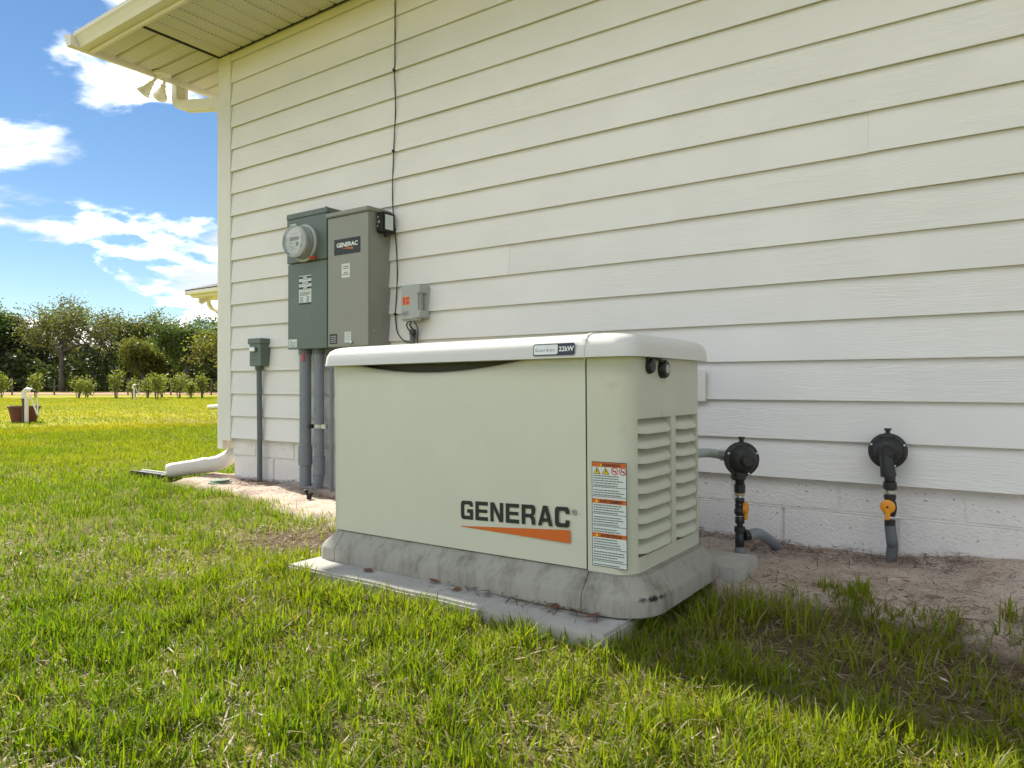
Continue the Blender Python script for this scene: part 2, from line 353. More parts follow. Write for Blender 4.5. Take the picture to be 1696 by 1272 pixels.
gx = axis(-700, 700, -5.4, 1.2, 0.022); gy = axis(-300, 700, -2.6, 0.05, 0.022)
GX, GY = np.meshgrid(gx, gy); GZ = ground_z(GX, GY)
nx, ny = len(gx), len(gy)
me = bpy.data.meshes.new('ground')
idx = np.arange(nx * ny).reshape(ny, nx)
quads = np.stack([idx[:-1, :-1], idx[:-1, 1:], idx[1:, 1:], idx[1:, :-1]], -1).reshape(-1, 4)
me.vertices.add(nx * ny); me.vertices.foreach_set('co', np.stack([GX, GY, GZ], -1).ravel().astype(np.float32))
me.loops.add(quads.size); me.loops.foreach_set('vertex_index', quads.ravel().astype(np.int32))
me.polygons.add(len(quads)); me.polygons.foreach_set('loop_start', np.arange(0, quads.size, 4, dtype=np.int32)); me.polygons.foreach_set('use_smooth', np.ones(len(quads), bool))
me.update(calc_edges=True)
at = me.color_attributes.new('mask', 'FLOAT_COLOR', 'POINT')
mk = np.stack([sand_amount(GX, GY), bare_amount(GX, GY), np.zeros_like(GX), np.ones_like(GX)], -1)
at.data.foreach_set('color', mk.ravel().astype(np.float32))
def ground_mat():
    m = bpy.data.materials.new('ground_mat'); m.use_nodes = True; t = m.node_tree; b = t.nodes['Principled BSDF']; b.inputs['Roughness'].default_value = 0.95; b.inputs['Specular IOR Level'].default_value = 0.1
    g = nd(t, 'ShaderNodeTexCoord'); a = nd(t, 'ShaderNodeAttribute'); a.attribute_name = 'mask'; sp = nd(t, 'ShaderNodeSeparateColor'); t.links.new(a.outputs['Color'], sp.inputs[0])
    def noise(sc, det=6, ro=0.6):
        n = nd(t, 'ShaderNodeTexNoise'); n.inputs['Scale'].default_value = sc; n.inputs['Detail'].default_value = det; n.inputs['Roughness'].default_value = ro; t.links.new(g.outputs['Object'], n.inputs['Vector']); return n.outputs[0]
    def ramp(f, stops):
        r = nd(t, 'ShaderNodeValToRGB'); e = r.color_ramp.elements
        while len(e) < len(stops): e.new(0.5)
        for k, (p, c) in enumerate(stops): e[k].position = p; e[k].color = (*c, 1)
        t.links.new(f, r.inputs[0]); return r.outputs[0]
    def mixc(f, c1, c2):
        x = nd(t, 'ShaderNodeMix', data_type='RGBA'); t.links.new(f, x.inputs[0]); t.links.new(c1, x.inputs[6]); t.links.new(c2, x.inputs[7]); return x.outputs[2]
    lawn = ramp(noise(55, 4), [(0.32, (0.06, 0.06, 0.018)), (0.5, (0.16, 0.16, 0.03)), (0.62, (0.24, 0.21, 0.08)), (0.75, (0.33, 0.27, 0.15))])
    patch = ramp(noise(0.35, 3), [(0.35, (0.27, 0.26, 0.014)), (0.65, (0.33, 0.30, 0.018))])
    far = nd(t, 'ShaderNodeVectorMath', operation='LENGTH'); t.links.new(g.outputs['Object'], far.inputs[0])
    fr = nd(t, 'ShaderNodeMapRange'); fr.inputs['From Min'].default_value = 5; fr.inputs['From Max'].default_value = 14; t.links.new(far.outputs['Value'], fr.inputs['Value'])
    lawn = mixc(fr.outputs[0], lawn, patch)  # far lawn is yellow-green, its colour also raised to match the backlit blades
    thatch = ramp(noise(70, 6), [(0.3, (0.035, 0.025, 0.015)), (0.5, (0.12, 0.085, 0.055)), (0.7, (0.27, 0.20, 0.13))])
    lawn = mixc(sp.outputs[1], lawn, thatch)
    sand = ramp(noise(9, 9, 0.7), [(0.27, (0.19, 0.135, 0.10)), (0.38, (0.47, 0.37, 0.30)), (0.55, (0.58, 0.475, 0.39)), (0.75, (0.66, 0.56, 0.47))])
    spk = ramp(noise(130, 2), [(0.35, (0.10, 0.07, 0.05)), (0.44, (1, 1, 1))])
    ms = nd(t, 'ShaderNodeMix', data_type='RGBA', blend_type='MULTIPLY'); ms.inputs[0].default_value = 0.7; t.links.new(sand, ms.inputs[6]); t.links.new(spk, ms.inputs[7])
    col = mixc(sp.outputs[0], lawn, ms.outputs[2]); t.links.new(col, b.inputs['Base Color'])
    bp = nd(t, 'ShaderNodeBump'); bp.inputs['Strength'].default_value = 0.8; bp.inputs['Distance'].default_value = 0.012; t.links.new(noise(45, 8, 0.7), bp.inputs['Height']); t.links.new(bp.outputs[0], b.inputs['Normal'])
    MATS['ground'] = m
ground_mat()
g_ob = link('ground', me, 'ground'); g_ob['kind'] = 'structure'

# ------------------------------------------------------------------ the house
HX0, HX1, HY1 = -4.574, 6.0, 9.0
SOF = 2.96; S = 0.154; Z0 = 0.288
house = thing('house', 'cream lap-sided house wall on a painted concrete block base, with a wide eave', 'house', (HX0, 0, 0))
wall = box('wall', (HX0 + 0.02, HX1), (0.012, HY1), (0.25, SOF + 0.04), 'wall_paint', house)
def board_mesh(L_):
    # tapered lap board: thick bottom edge proud of the wall, thin top tucked under the next
    y0, y1 = -0.0215, -0.0045; h = S + 0.02
    V = [(0, y0, 0), (L_, y0, 0), (L_, y0 + 0.0085, 0), (0, y0 + 0.0085, 0), (0, y1, h), (L_, y1, h), (L_, y1 + 0.0085, h), (0, y1 + 0.0085, h)]
    F = [(0, 1, 5, 4), (3, 7, 6, 2), (0, 3, 2, 1), (4, 5, 6, 7), (0, 4, 7, 3), (1, 2, 6, 5)]
    me_ = bpy.data.meshes.new('siding_board'); me_.from_pydata(V, [], F); me_.materials.append(MATS['siding']); return me_
BM = {}
def board(x0, x1, z):
    L_ = round(x1 - x0 - 0.0007, 4)
    if L_ not in BM: BM[L_] = board_mesh(L_)
    o = bpy.data.objects.new('siding_board', BM[L_]); C.objects.link(o); o.parent = wall; o.location = Vector((x0 + 0.00035, random.uniform(-.001, .001), z + random.uniform(-.0013, .0013))) - Vector((HX0, 0, 0))
seams = {6: -2.08, 8: -0.44, 7: -1.21, 2: 0.6, 11: -2.9}
nrow = int(math.ceil((SOF - Z0) / S))
for i in range(nrow):
    xs = seams.get(i, random.choice([0.45, 0.9, 1.4, 1.9, 2.3]))
    cuts = [-4.447, xs]
    while cuts[-1] + 3.66 < HX1: cuts.append(round(cuts[-1] + 3.66, 3))
    cuts.append(HX1)
    for a, b_ in zip(cuts[:-1], cuts[1:]): board(a, b_, Z0 + i * S)
cb = box('corner_board', (HX0, -4.449), (-0.024, 0.014), (0.266, SOF), 'trim', house, 0.002)
box('corner_board', (HX0 - 0.018, HX0 - 0.001), (-0.022, 0.115), (0.268, SOF), 'trim', house, 0.002)
# left side wall boards (seen only from other positions)
for i in range(nrow):
    z = Z0 + i * S; x1 = HX0 + 0.004; x0 = HX0 - 0.008
    V = [(x0, .12, z), (x0, HY1, z), (x1, HY1, z), (x1, .12, z), (x1 - .001, .12, z + S + .015), (x1 - .001, HY1, z + S + .015), (x1 + .007, HY1, z + S + .015), (x1 + .007, .12, z + S + .015)]
    mesh('siding_board', V, [(0, 4, 5, 1), (3, 2, 6, 7), (0, 1, 2, 3), (4, 7, 6, 5), (0, 3, 7, 4), (1, 5, 6, 2)], 'siding', wall)
# foundation blocks
fnd = box('foundation', (-4.455, HX1 - 0.02), (0.0145, HY1 - .05), (-0.35, 0.262), 'block', house)
bmB = bmesh.new(); bmesh.ops.create_cube(bmB, size=1)
for v in bmB.verts: v.co = Vector((v.co.x * 0.3965, v.co.y * 0.03, v.co.z * 0.1955))
bmesh.ops.bevel(bmB, geom=bmB.edges[:], offset=0.004, segments=2, affect='EDGES')
blk = bpy.data.meshes.new('concrete_block'); bmB.to_mesh(blk); bmB.free(); blk.materials.append(MATS['block'])
def block_row(x_first, zc, n, jit):
    for k in range(n):
        o = bpy.data.objects.new('concrete_block', blk); C.objects.link(o); o.parent = fnd
        o.location = Vector((x_first + 0.406 * k + 0.203, 0.0245 + jit + random.uniform(-.0015, .0015), zc)) - Vector((HX0, 0, 0))
J1 = ony(1388, 830, 0.01).x
x1st = J1 - 0.406 * 9
block_row(x1st, 0.2685, 25, 0); block_row(x1st - 0.203, 0.0655, 25, -0.008)
half = bpy.data.meshes.new('concrete_block'); hb = bmesh.new(); bmesh.ops.create_cube(hb, size=1)
hw = x1st - 0.004 - (-4.465)
for v in hb.verts: v.co = Vector((v.co.x * hw, v.co.y * 0.03, v.co.z * 0.1955))
bmesh.ops.bevel(hb, geom=hb.edges[:], offset=0.004, segments=2, affect='EDGES'); hb.to_mesh(half); hb.free(); half.materials.append(MATS['block'])
if hw > 0.02:
    o = bpy.data.objects.new('concrete_block', half); C.objects.link(o); o.parent = fnd; o.location = Vector((-4.465 + hw / 2, 0.0245, 0.2685)) - Vector((HX0, 0, 0))
# thin mortar lip between the two courses
box('mortar_lip', (-4.462, HX1 - .03), (0.004, 0.02), (0.1635, 0.1695), 'block', fnd, 0.002)
# soffit: left run (panels across x) and front run (panels across y)
OV = 0.595
sof = box('soffit', (HX0 - OV, HX1 + OV), (-OV, HY1), (SOF + 0.02, SOF + 0.035), 'vinyl', house)
def soffit_panel(x0, x1, y0, y1, m, along):
    z1 = SOF + 0.018; z0 = SOF
    if along == 'x':
        a = [(y0 + .002, z1), (y0 + .012, z0), (y1 - .022, z0), (y1 - .014, z0 + .009), (y1 - .002, z0 + .009), (y1 - .002, z1)]
        V = [(x, p, q) for x in (x0, x1) for p, q in a]
    else:
        a = [(x0 + .002, z1), (x0 + .012, z0), (x1 - .022, z0), (x1 - .014, z0 + .009), (x1 - .002, z0 + .009), (x1 - .002, z1)]
        V = [(p, y, q) for y in (y0, y1) for p, q in a]
    n = len(a); F = [tuple(range(n)), tuple(range(n, 2 * n))[::-1]] + [(i, n + i, n + (i + 1) % n, (i + 1) % n) for i in range(n)]
    o = mesh('soffit_panel', V, F, m, sof); return o
y = -OV + 0.01
while y < 5.0:
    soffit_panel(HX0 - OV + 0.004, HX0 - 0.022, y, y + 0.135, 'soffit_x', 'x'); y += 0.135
x = HX0 + 0.0
box('soffit_channel', (HX0 - 0.016, HX0 + 0.0), (-OV, -0.026), (SOF - 0.002, SOF + 0.02), 'seam', sof)
while x < HX1 - .2:
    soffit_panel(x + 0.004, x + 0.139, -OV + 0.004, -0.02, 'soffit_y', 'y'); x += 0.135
box('soffit_channel', (HX0 + 0.003, HX1), (-0.034, -0.026), (SOF - 0.006, SOF + 0.004), 'seam', sof)
# fascia, gutter, roof
ex, ey = HX0 - OV, -OV
box('fascia', (ex - 0.022, ex - 0.001), (ey - 0.022, HY1), (SOF - 0.035, SOF + 0.14), 'vinyl', house, 0.003)
box('fascia', (ex, HX1 + OV), (ey - 0.022, ey - 0.001), (SOF - 0.035, SOF + 0.14), 'vinyl', house, 0.003)
def gutter(name, a, b_, outward):
    a = Vector(a); b_ = Vector(b_); o = Vector(outward)
    prof = [(0.0, 0.0), (0.055, 0.0), (0.066, 0.025), (0.082, 0.055), (0.092, 0.07), (0.092, 0.095), (0.082, 0.095), (0.082, 0.075), (0.0, 0.075)]
    V = [p + o * q + Vector((0, 0, r)) for p in (a, b_) for q, r in prof]; n = len(prof)
    F = [tuple(range(n)), tuple(range(n, 2 * n))[::-1]] + [(i, n + i, n + (i + 1) % n, (i + 1) % n) for i in range(n)]
    ob = mesh(name, V, F, 'vinyl', house); return ob
gz = SOF - 0.012
gutter('gutter', (ex - 0.024, ey - 0.136, gz), (ex - 0.024, HY1, gz), (-1, 0, 0))
gutter('gutter', (ex - 0.02, ey - 0.024, gz), (HX1 + OV, ey - 0.024, gz), (0, -1, 0))
rx0, rx1, ry0, ry1, rz = ex - 0.06, HX1 + OV, ey - 0.06, HY1 + OV, SOF + 0.13
mid = (ry0 + ry1) / 2; rh = (mid - ry0) * 0.36
V = [(rx0, ry0, rz), (rx1, ry0, rz), (rx1, ry1, rz), (rx0, ry1, rz), (rx0 + (mid - ry0), mid, rz + rh), (rx1 - (mid - ry0), mid, rz + rh)]
V += [(a, b_, c - 0.03) for a, b_, c in V[:4]]
mesh('roof', V, [(0, 1, 5, 4), (1, 2, 5), (2, 3, 4, 5), (3, 0, 4), (0, 6, 7, 1), (1, 7, 8, 2), (2, 8, 9, 3), (3, 9, 6, 0), (6, 9, 8, 7)], 'shingle', house)
# downspout: short drop from the gutter, slanting leader back to the side wall, run down the wall
def rect_tube(name, pts, wx, wy, m, parent, ref=(0, 1, 0)):
    """rectangular ribbed pipe along pts"""
    pts = [Vector(p) for p in pts]; ref = Vector(ref); V = []; F = []
    prof = [(-wx, -wy), (-wx * .4, -wy), (-wx * .34, -wy * .88), (wx * .34, -wy * .88), (wx * .4, -wy), (wx, -wy), (wx, wy), (wx * .4, wy), (wx * .34, wy * .88), (-wx * .34, wy * .88), (-wx * .4, wy), (-wx, wy)]
    n = len(prof)
    for i, p in enumerate(pts):
        t = (pts[min(i + 1, len(pts) - 1)] - pts[max(i - 1, 0)]).normalized(); a = (ref - t * ref.dot(t)).normalized(); b_ = t.cross(a)
        V += [p + a * u + b_ * v_ for u, v_ in prof]
    for i in range(len(pts) - 1):
        for k in range(n): F.append((i * n + k, i * n + (k + 1) % n, (i + 1) * n + (k + 1) % n, (i + 1) * n + k))
    F += [tuple(range(n))[::-1], tuple((len(pts) - 1) * n + k for k in range(n))]
    return mesh(name, V, F, m, parent)
dy = 0.06
dp = [(ex - 0.062, dy, gz + 0.01), (ex - 0.062, dy, gz - 0.085), (ex - 0.056, dy, gz - 0.12), (ex - 0.03, dy, gz - 0.155), (ex + 0.01, dy, gz - 0.172), (HX0 - 0.12, dy, gz - 0.262), (HX0 - 0.075, dy, gz - 0.285), (HX0 - 0.055, dy, gz - 0.33), (HX0 - 0.055, dy, gz - 0.40)]
rect_tube('downspout_elbow', dp, 0.047, 0.034, 'vinyl', house)
rect_tube('downspout', [(HX0 - 0.056, dy, gz - 0.395), (HX0 - 0.056, dy, 0.2)], 0.045, 0.032, 'vinyl', house)

# ------------------------------------------------------------------ floodlight under the eave
def floodlight(c, z, label, s=1.0, dirs=((-0.75, -0.35, -0.75), (-0.95, 0.25, -0.55))):
    c = Vector(c); t = thing('floodlight', label, 'light', (c.x, c.y, z))
    lathe('canopy', (c.x, c.y, z), (0, 0, -1), [(0.062 * s, 0), (0.06 * s, 0.012 * s), (0.035 * s, 0.028 * s), (0.0, 0.03 * s)], 'vinyl', t, 20)
    for k, d in enumerate(dirs):
        d = Vector(d).normalized(); p0 = Vector((c.x, c.y, z - 0.025 * s)) + Vector((0, (k - .5) * 0.05 * s, 0)); p1 = p0 + Vector((d.x, d.y, 0)).normalized() * 0.03 * s + Vector((0, 0, -0.025 * s))
        tube('swivel_arm', [p0, p1, p1 + d * 0.03 * s], 0.011 * s, 'vinyl', t, 8)
        h = lathe('lamp_head', p1 + d * 0.02 * s, d, [(0.018 * s, 0), (0.02 * s, 0.03 * s), (0.024 * s, 0.034 * s), (0.03 * s, 0.06 * s), (0.048 * s, 0.10 * s), (0.05 * s, 0.108 * s), (0.044 * s, 0.106 * s), (0.03 * s, 0.085 * s)], 'vinyl', t, 20)
        lathe('lens', p1 + d * 0.108 * s, d, [(0.043 * s, -0.006 * s), (0.03 * s, -0.001 * s), (0.0, 0.002 * s)], 'lamp_lens', h, 18)
fl = onz(268, 122, SOF)
floodlight((fl.x, fl.y), SOF, 'cream twin-head floodlight under the eave beside the downspout elbow', 1.05)

# ------------------------------------------------------------------ drain pipe at the corner
t = thing('drain_pipe', 'white plastic drain pipe running from the house corner onto the lawn', 'pipe', (-4.8, -0.2, 0))
p_a, p_b = Vector((HX0 - 0.056, 0.16, 0.20)), onz(275, 781, 0.055)
path = smooth_path([p_a, Vector((HX0 - 0.060, 0.10, 0.14)), Vector((-4.655, 0.01, 0.095)), Vector((-4.70, -0.08, 0.083)), p_b.lerp(Vector((-4.70, -0.08, 0.083)), 0.15), p_b], 7)
rad = []
for i, p in enumerate(path):
    s_ = i / (len(path) - 1); rad.append((0.052 + (0.004 if (i % 2 and s_ < 0.5) else 0)) if s_ < 0.55 else (0.056 if s_ < .62 else 0.052 - 0.016 * max(0, (s_ - 0.8) / 0.2)))
tube('pipe', path, rad, 'pvc_white', t, 16)
d_ = (p_b - Vector((-4.70, -0.08, 0.083))).normalized()
t = thing('drain_channel', 'flat black drain strip in the grass at the white pipe mouth', 'drain', (p_b.x, p_b.y, 0))
q = p_b - Vector((0, 0, 0.025)); e_ = onz(222, 781, 0.03)
box('grate', (e_.x, q.x), (q.y - 0.035, q.y + 0.035), (0.006, 0.032), 'cable_black', t, 0.004)
for s_ in (-1, 1): box('rim', (e_.x - .01, q.x), (q.y + s_ * 0.04 - .005, q.y + s_ * 0.04 + .005), (0.006, 0.042), 'cable_black' if s_ < 0 else 'pvc_white', t, 0.002)
vc = onz(364, 796, 0.03)
t = thing('valve_cover', 'small flat green valve cover in the sand by the house corner', 'cover', (vc.x, vc.y, 0))
lathe('lid', (vc.x, vc.y, 0.0), (0, 0, 1), [(0.06, 0), (0.06, 0.03), (0.054, 0.036), (0.0, 0.038)], 'valve_green', t, 24)
lathe('rim', (vc.x, vc.y, 0.0), (0, 0, 1), [(0.072, 0), (0.072, 0.022), (0.063, 0.024), (0.063, 0.0)], 'valve_green', t, 24)

# ------------------------------------------------------------------ small grey-green box with its conduit
a = ony(412, 562, -0.085); b_ = ony(433, 606, -0.085)
x0, x1, z1, z0 = a.x, a.x + 0.132, a.z, b_.z
jb = thing('junction_box', 'small grey-green outdoor electrical box with hinged hood beside the corner board', 'electrical box', ((x0 + x1) / 2, 0, 0))
box('body', (x0 + .006, x1 - .004), (-0.085, -0.006), (z0, z1 - 0.02), 'meter_green', jb, 0.004)
box('hood', (x0 - .003, x1 + .003), (-0.094, -0.004), (z1 - 0.034, z1 + 0.004), 'meter_green', jb, 0.005)
hp = box('latch', (x0 + .032, x0 + .085), (-0.106, -0.086), (z1 - 0.085, z1 - 0.052), 'steel', jb, 0.005)
box('embossed_mark', (x0 + .03, x0 + .09), (-0.0875, -0.0845), (z0 + 0.042, z0 + 0.052), 'meter_green', jb, 0.002)
box('embossed_mark', (x0 + .03, x0 + .09), (-0.0875, -0.0845), (z0 + 0.066, z0 + 0.074), 'meter_green', jb, 0.002)
tube('conduit', [(x0 + .055, -0.045, z0 + .01), (x0 + .055, -0.045, z0 - .03), (x0 + .055, -0.04, 0.3), (x0 + .055, -0.04, -0.05)], 0.017, 'conduit_grey', jb, 14)
lathe('conduit_nut', (x0 + .055, -0.045, z0), (0, 0, -1), [(0.026, 0), (0.026, 0.02), (0.02, 0.028)], 'conduit_grey', jb, 12)

# ------------------------------------------------------------------ meter cabinet
mx0, mx1, mz0, mz1, my = -3.686, -3.318, 0.874, 1.705, -0.13
mt = thing('meter_cabinet', 'tall green electric meter cabinet with round glass meter', 'meter box', ((mx0 + mx1) / 2, 0, 0))
box('cabinet', (mx0 + .006, mx1 - .006), (my + 0.012, -0.006), (mz0 + .004, mz1 - .01), 'meter_green', mt, 0.004)
box('top_cap', (mx0 - .004, mx1 + .004), (my - 0.006, -0.004), (mz1 - 0.03, mz1 + 0.004), 'meter_green', mt, 0.004)
zs = 1.402
ud = box('upper_cover', (mx0, mx1), (my - 0.004, my + 0.011), (zs + 0.002, mz1 - 0.031), 'meter_green', mt, 0.003)
ld = box('lower_door', (mx0 + .004, mx1 - .002), (my, my + 0.0112), (mz0, zs - 0.003), 'meter_green', mt, 0.003)
mc = Vector((-3.508, my - 0.004, 1.512))
lathe('socket_ring', mc, (0, -1, 0), [(0.112, 0), (0.114, 0.014), (0.106, 0.020), (0.10, 0.020)], 'net_grey', mt, 36)
mm_ = lathe('meter_body', mc, (0, -1, 0), [(0.098, 0.012), (0.096, 0.03), (0.09, 0.035), (0.088, 0.056)], 'net_grey', mt, 36)
lathe('meter_glass', mc, (0, -1, 0), [(0.0995, 0.02), (0.0995, 0.034), (0.0945, 0.042), (0.093, 0.092), (0.088, 0.102), (0.0, 0.104)], 'meter_glass', mm_, 36)
lathe('dial_face', mc, (0, -1, 0), [(0.082, 0.057), (0.082, 0.066), (0.0, 0.0665)], 'white_print', mm_, 30)
f = Flat(mc + Vector((0, -0.0672, 0)), (1, 0, 0), (0, 0, 1))
f.rect('grey_print', -0.042, 0.042, 0.005, 0.028); f.rect('black_print', -0.036, 0.036, 0.009, 0.024, 0.001)
f.rect('pale_print', -0.03, 0.03, 0.042, 0.047); f.rect('pale_print', -0.045, 0.0, -0.012, -0.007); f.rect('pale_print', -0.04, 0.01, -0.034, -0.029); f.rect('pale_print', -0.025, 0.02, -0.046, -0.042)
f.poly('black_print', [(0.026 + 0.014 * math.cos(k * math.pi / 8), -0.017 + 0.014 * math.sin(k * math.pi / 8)) for k in range(16)])
f.build({'grey_print': 'display', 'black_print': 'dial_print', 'pale_print': 'dial_lettering'}, mm_)
tube('red_tag', [mc + Vector((0.06, -0.02, -0.092)), mc + Vector((0.085, -0.025, -0.10)), mc + Vector((0.115, -0.02, -0.098))], [0.006, 0.010, 0.009], 'red_seal', mt, 8)
f = Flat((mx0, my - 0.0042, mz1), (1, 0, 0), (0, 0, 1))
f.rect('valve_green', 0.018, 0.105, -0.125, -0.05); f.rect('white_print', 0.024, 0.099, -0.115, -0.075, 0.001); f.rect('white_print', 0.03, 0.09, -0.066, -0.061, 0.001)
for k in range(3): f.rect('pale_print', 0.03, 0.092 - .01 * k, -0.088 - .009 * k, -0.085 - .009 * k, 0.0016)
f.build({'white_print': 'label_panel', 'valve_green': 'label_frame', 'pale_print': 'label_lettering'}, ud)
f = Flat((mx0, my - 0.0002, 0), (1, 0, 0), (0, 0, 1))
lx, lz = 0.112, 1.145
f.rect('label_paper', lx, lx + .115, lz, lz + .175)
for k in range(3): f.rect('black_print', lx, lx + .115, lz + .157 - k * .032, lz + .170 - k * .032, 0.001, own='label_band#%d' % k); f.rect('label_paper', lx + .04 - .008 * (k == 1), lx + .075 + .012 * (k == 1), lz + .160 - k * .032, lz + .167 - k * .032, 0.0014)
for k in range(3): f.rect('grey_print', lx + .012, lx + .103, lz + .149 - k * .032, lz + .1515 - k * .032, 0.001)
for k in range(3): f.rect('grey_print', lx + .008, lx + .105 - .012 * (k == 2), lz + .070 - k * .008, lz + .074 - k * .008, 0.001)
for k in range(4): f.rect('grey_print', lx + .008, lx + .04, lz + .041 - k * .009, lz + .045 - k * .009, 0.001); f.rect('grey_print', lx + .07, lx + .098 - .006 * (k % 2), lz + .041 - k * .009, lz + .046 - k * .009, 0.001)
f.rect('black_print', lx, lx + .115, lz, lz + .010, 0.001)
f.rect('label_paper', 0.012, 0.092, mz0 + .012, mz0 + .062, own='small_label')
f.poly('grey_print', [(0.027, mz0 + .047), (0.043, mz0 + .047), (0.035, mz0 + .058)], 0.001)
for k in range(4): f.rect('grey_print', 0.02, 0.085 - .008 * (k % 2), mz0 + .040 - k * .008, mz0 + .0425 - k * .008, 0.001)
f.build({'label_paper': 'label_panel', 'black_print': 'label_band', 'grey_print': 'label_lettering'}, ld)
tube('cable_clip', [(mx1 - .03, my + .02, mz1 + .004), (mx1 - .03, my + .02, mz1 + .014)], 0.006, 'cable_black', mt, 8)
# two PVC conduits below it and a thin one further right
def conduit(x, y, r, ztop, zc, label, bend=0.0, cup=True):
    t = thing('conduit_pipe', label, 'conduit', (x, y, 0))
    pts = [(x, y, ztop), (x, y, zc + .05)] if cup else [(x, y, ztop), (x, y, -0.05)]
    tube('pipe', pts, r, 'pvc_grey', t, 20)
    if cup:
        lathe('coupling', (x, y, zc - .055), (0, 0, 1), [(r * 1.0, 0.0), (r * 1.2, 0.002), (r * 1.2, 0.115), (r * 1.0, 0.117)], 'pvc_grey', t, 22)
        tube('lower_pipe', smooth_path([(x, y, zc - .01), (x, y, zc - .06), (x - bend * .3, y - bend * .1, zc - .11), (x - bend, y - bend * .3, -0.06)], 4), r, 'pvc_grey', t, 20)
        lathe('adapter', (x, y, ztop - 0.035), (0, 0, 1), [(r * 1.15, 0), (r * 1.15, 0.03), (r * 1.3, 0.031), (r * 1.3, 0.045)], 'conduit_grey', t, 12)
    return t
c1 = conduit(-3.577, -0.08, 0.036, mz0 + .004, 0.215, 'thick grey plastic conduit pipe with a red sticker below the meter cabinet')
box('red_sticker', (-3.566, -3.545), (-0.117, -0.107), (mz0 - .075, mz0 - .025), 'red_seal', c1, 0.005)
for k in range(14): box('printed_mark', (-3.578 + .003 * (k % 2), -3.571), (-0.1166, -0.1156), (0.30 + k * 0.019, 0.311 + k * 0.019 - .004 * (k % 3)), 'grey_print', c1)
c2 = conduit(-3.461, -0.07, 0.030, mz0 + .004, 0.160, 'slimmer grey plastic conduit pipe with a metal strap clamp', bend=0.03)
lathe('strap', (-3.461, -0.07, 0.392), (0, 0, 1), [(0.0325, 0), (0.0325, 0.022)], 'steel', c2, 22)
box('strap_ear', (-3.43, -3.39), (-0.085, -0.06), (0.388, 0.418), 'steel', c2, 0.003)
lathe('bolt', (-3.505, -0.098, 0.403), (0.3, -1, 0), [(0.014, -.02), (0.014, 0.012), (0.009, 0.018)], 'cable_black', c2, 10)
for k in range(3): box('printed_mark', (-3.462, -3.456), (-0.1006, -0.0996), (0.27 + k * .11, 0.30 + k * .11), 'grey_print', c2)
conduit(-3.372, -0.05, 0.0125, 0.88, 0, 'thin grey conduit running down the wall from the transfer switch', cup=False)

# ------------------------------------------------------------------ transfer switch
ax0, ax1, az0, az1, ay = -3.252, -2.917, 0.873, 1.645, -0.18
at_ = thing('transfer_switch', 'tall grey transfer switch cabinet with a dark brand plate', 'electrical box', ((ax0 + ax1) / 2, 0, 0))
box('cabinet', (ax0 + .004, ax1), (ay + .014, -0.006), (az0 + .004, az1 - .006), 'ats_grey', at_, 0.004)
dr = box('door', (ax0 - .002, ax1 + .002), (ay, ay + .013), (az0, az1 - 0.026), 'ats_grey', at_, 0.004, 2)
box('top_cap', (ax0 - .008, ax1 + .008), (ay - 0.012, -0.004), (az1 - 0.025, az1 + 0.002), 'ats_grey', at_, 0.005, 2)
f = Flat((ax0, ay - 0.0004, 0), (1, 0, 0), (0, 0, 1))
f.rect('black_print', 0.055, 0.272, 1.398, 1.488, 0.0006)
f.text('white_print', 'GENERAC', 0.163, 1.442, 0.034, 0.0012, 0.0011, 'CENTER', 1.15)
f.poly('orange_print', [(0.115, 1.434), (0.214, 1.434), (0.214, 1.422)], 0.0012)
f.rect('label_paper', 0.118, 0.186, 1.265, 1.345)
for k, (q0, q1) in enumerate([(.13, .176), (.13, .174), (.138, .166), (.126, .178)]): f.rect('grey_print', q0, q1, 1.326 - k * .011 - .012 * (k > 1), 1.331 - k * .011 - .012 * (k > 1), 0.001)
f.rect('black_print', 0.016, 0.08, az0 + .018, az0 + .075, own='rating_plate')
for k in range(4): f.rect('pale_print', 0.024, 0.072, az0 + .06 - k * .011, az0 + .064 - k * .011, 0.001)
f.rect('label_paper', 0.142, 0.196, az0 + .024, az0 + .084, own='inspection_sticker')
for k in range(5): f.rect('pale_print', 0.148, 0.19 - .006 * (k % 2), az0 + .074 - k * .010, az0 + .078 - k * .010, 0.001)
f.build({'black_print': 'brand_plate', 'white_print': 'brand_lettering', 'orange_print': 'brand_wedge', 'label_paper': 'sticker', 'grey_print': 'sticker_lettering', 'pale_print': 'sticker_lettering'}, dr)
lathe('lock_screw', (ax0 + .20, ay, az0 + .022), (0, -1, 0), [(0.011, 0), (0.011, 0.008), (0.006, 0.011)], 'steel', at_, 12)
for zq, yq in ((1.02, -0.10), (1.10, -.04), (0.96, -0.14)): lathe('rivet', (ax1 + .0, yq, zq), (1, 0, 0), [(0.005, 0), (0.004, 0.003)], 'steel', at_, 8)
# black surge unit on its side
sy0, sy1, sz0, sz1 = -0.125, -0.03, 1.508, 1.622
sg = thing('surge_protector', 'small black surge protector with white label on the side of the grey cabinet', 'electrical device', (ax1 + .03, -0.08, sz0))
box('case', (ax1 + 0.003, ax1 + 0.06), (sy0, sy1), (sz0, sz1), 'rubber', sg, 0.006, 2)
f = Flat((ax1 + 0.004, sy0 - 0.0003, sz0), (1, 0, 0), (0, 0, 1))
f.rect('pale_print', 0.008, 0.016, .03, .04); f.rect('pale_print', 0.01, 0.02, .078, .09); f.rect('brass', 0.012, 0.03, .05, .066)
f.build({'pale_print': 'indicator', 'brass': 'emblem'}, sg)
f = Flat((ax1 + 0.0604, sy0, sz0), (0, 1, 0), (0, 0, 1)); f.rect('label_paper', 0.014, 0.075, 0.016, 0.098); 
for k in range(6): f.rect('pale_print', 0.02, 0.068 - .01 * (k % 2), .086 - k * .012, .089 - k * .012, 0.001)
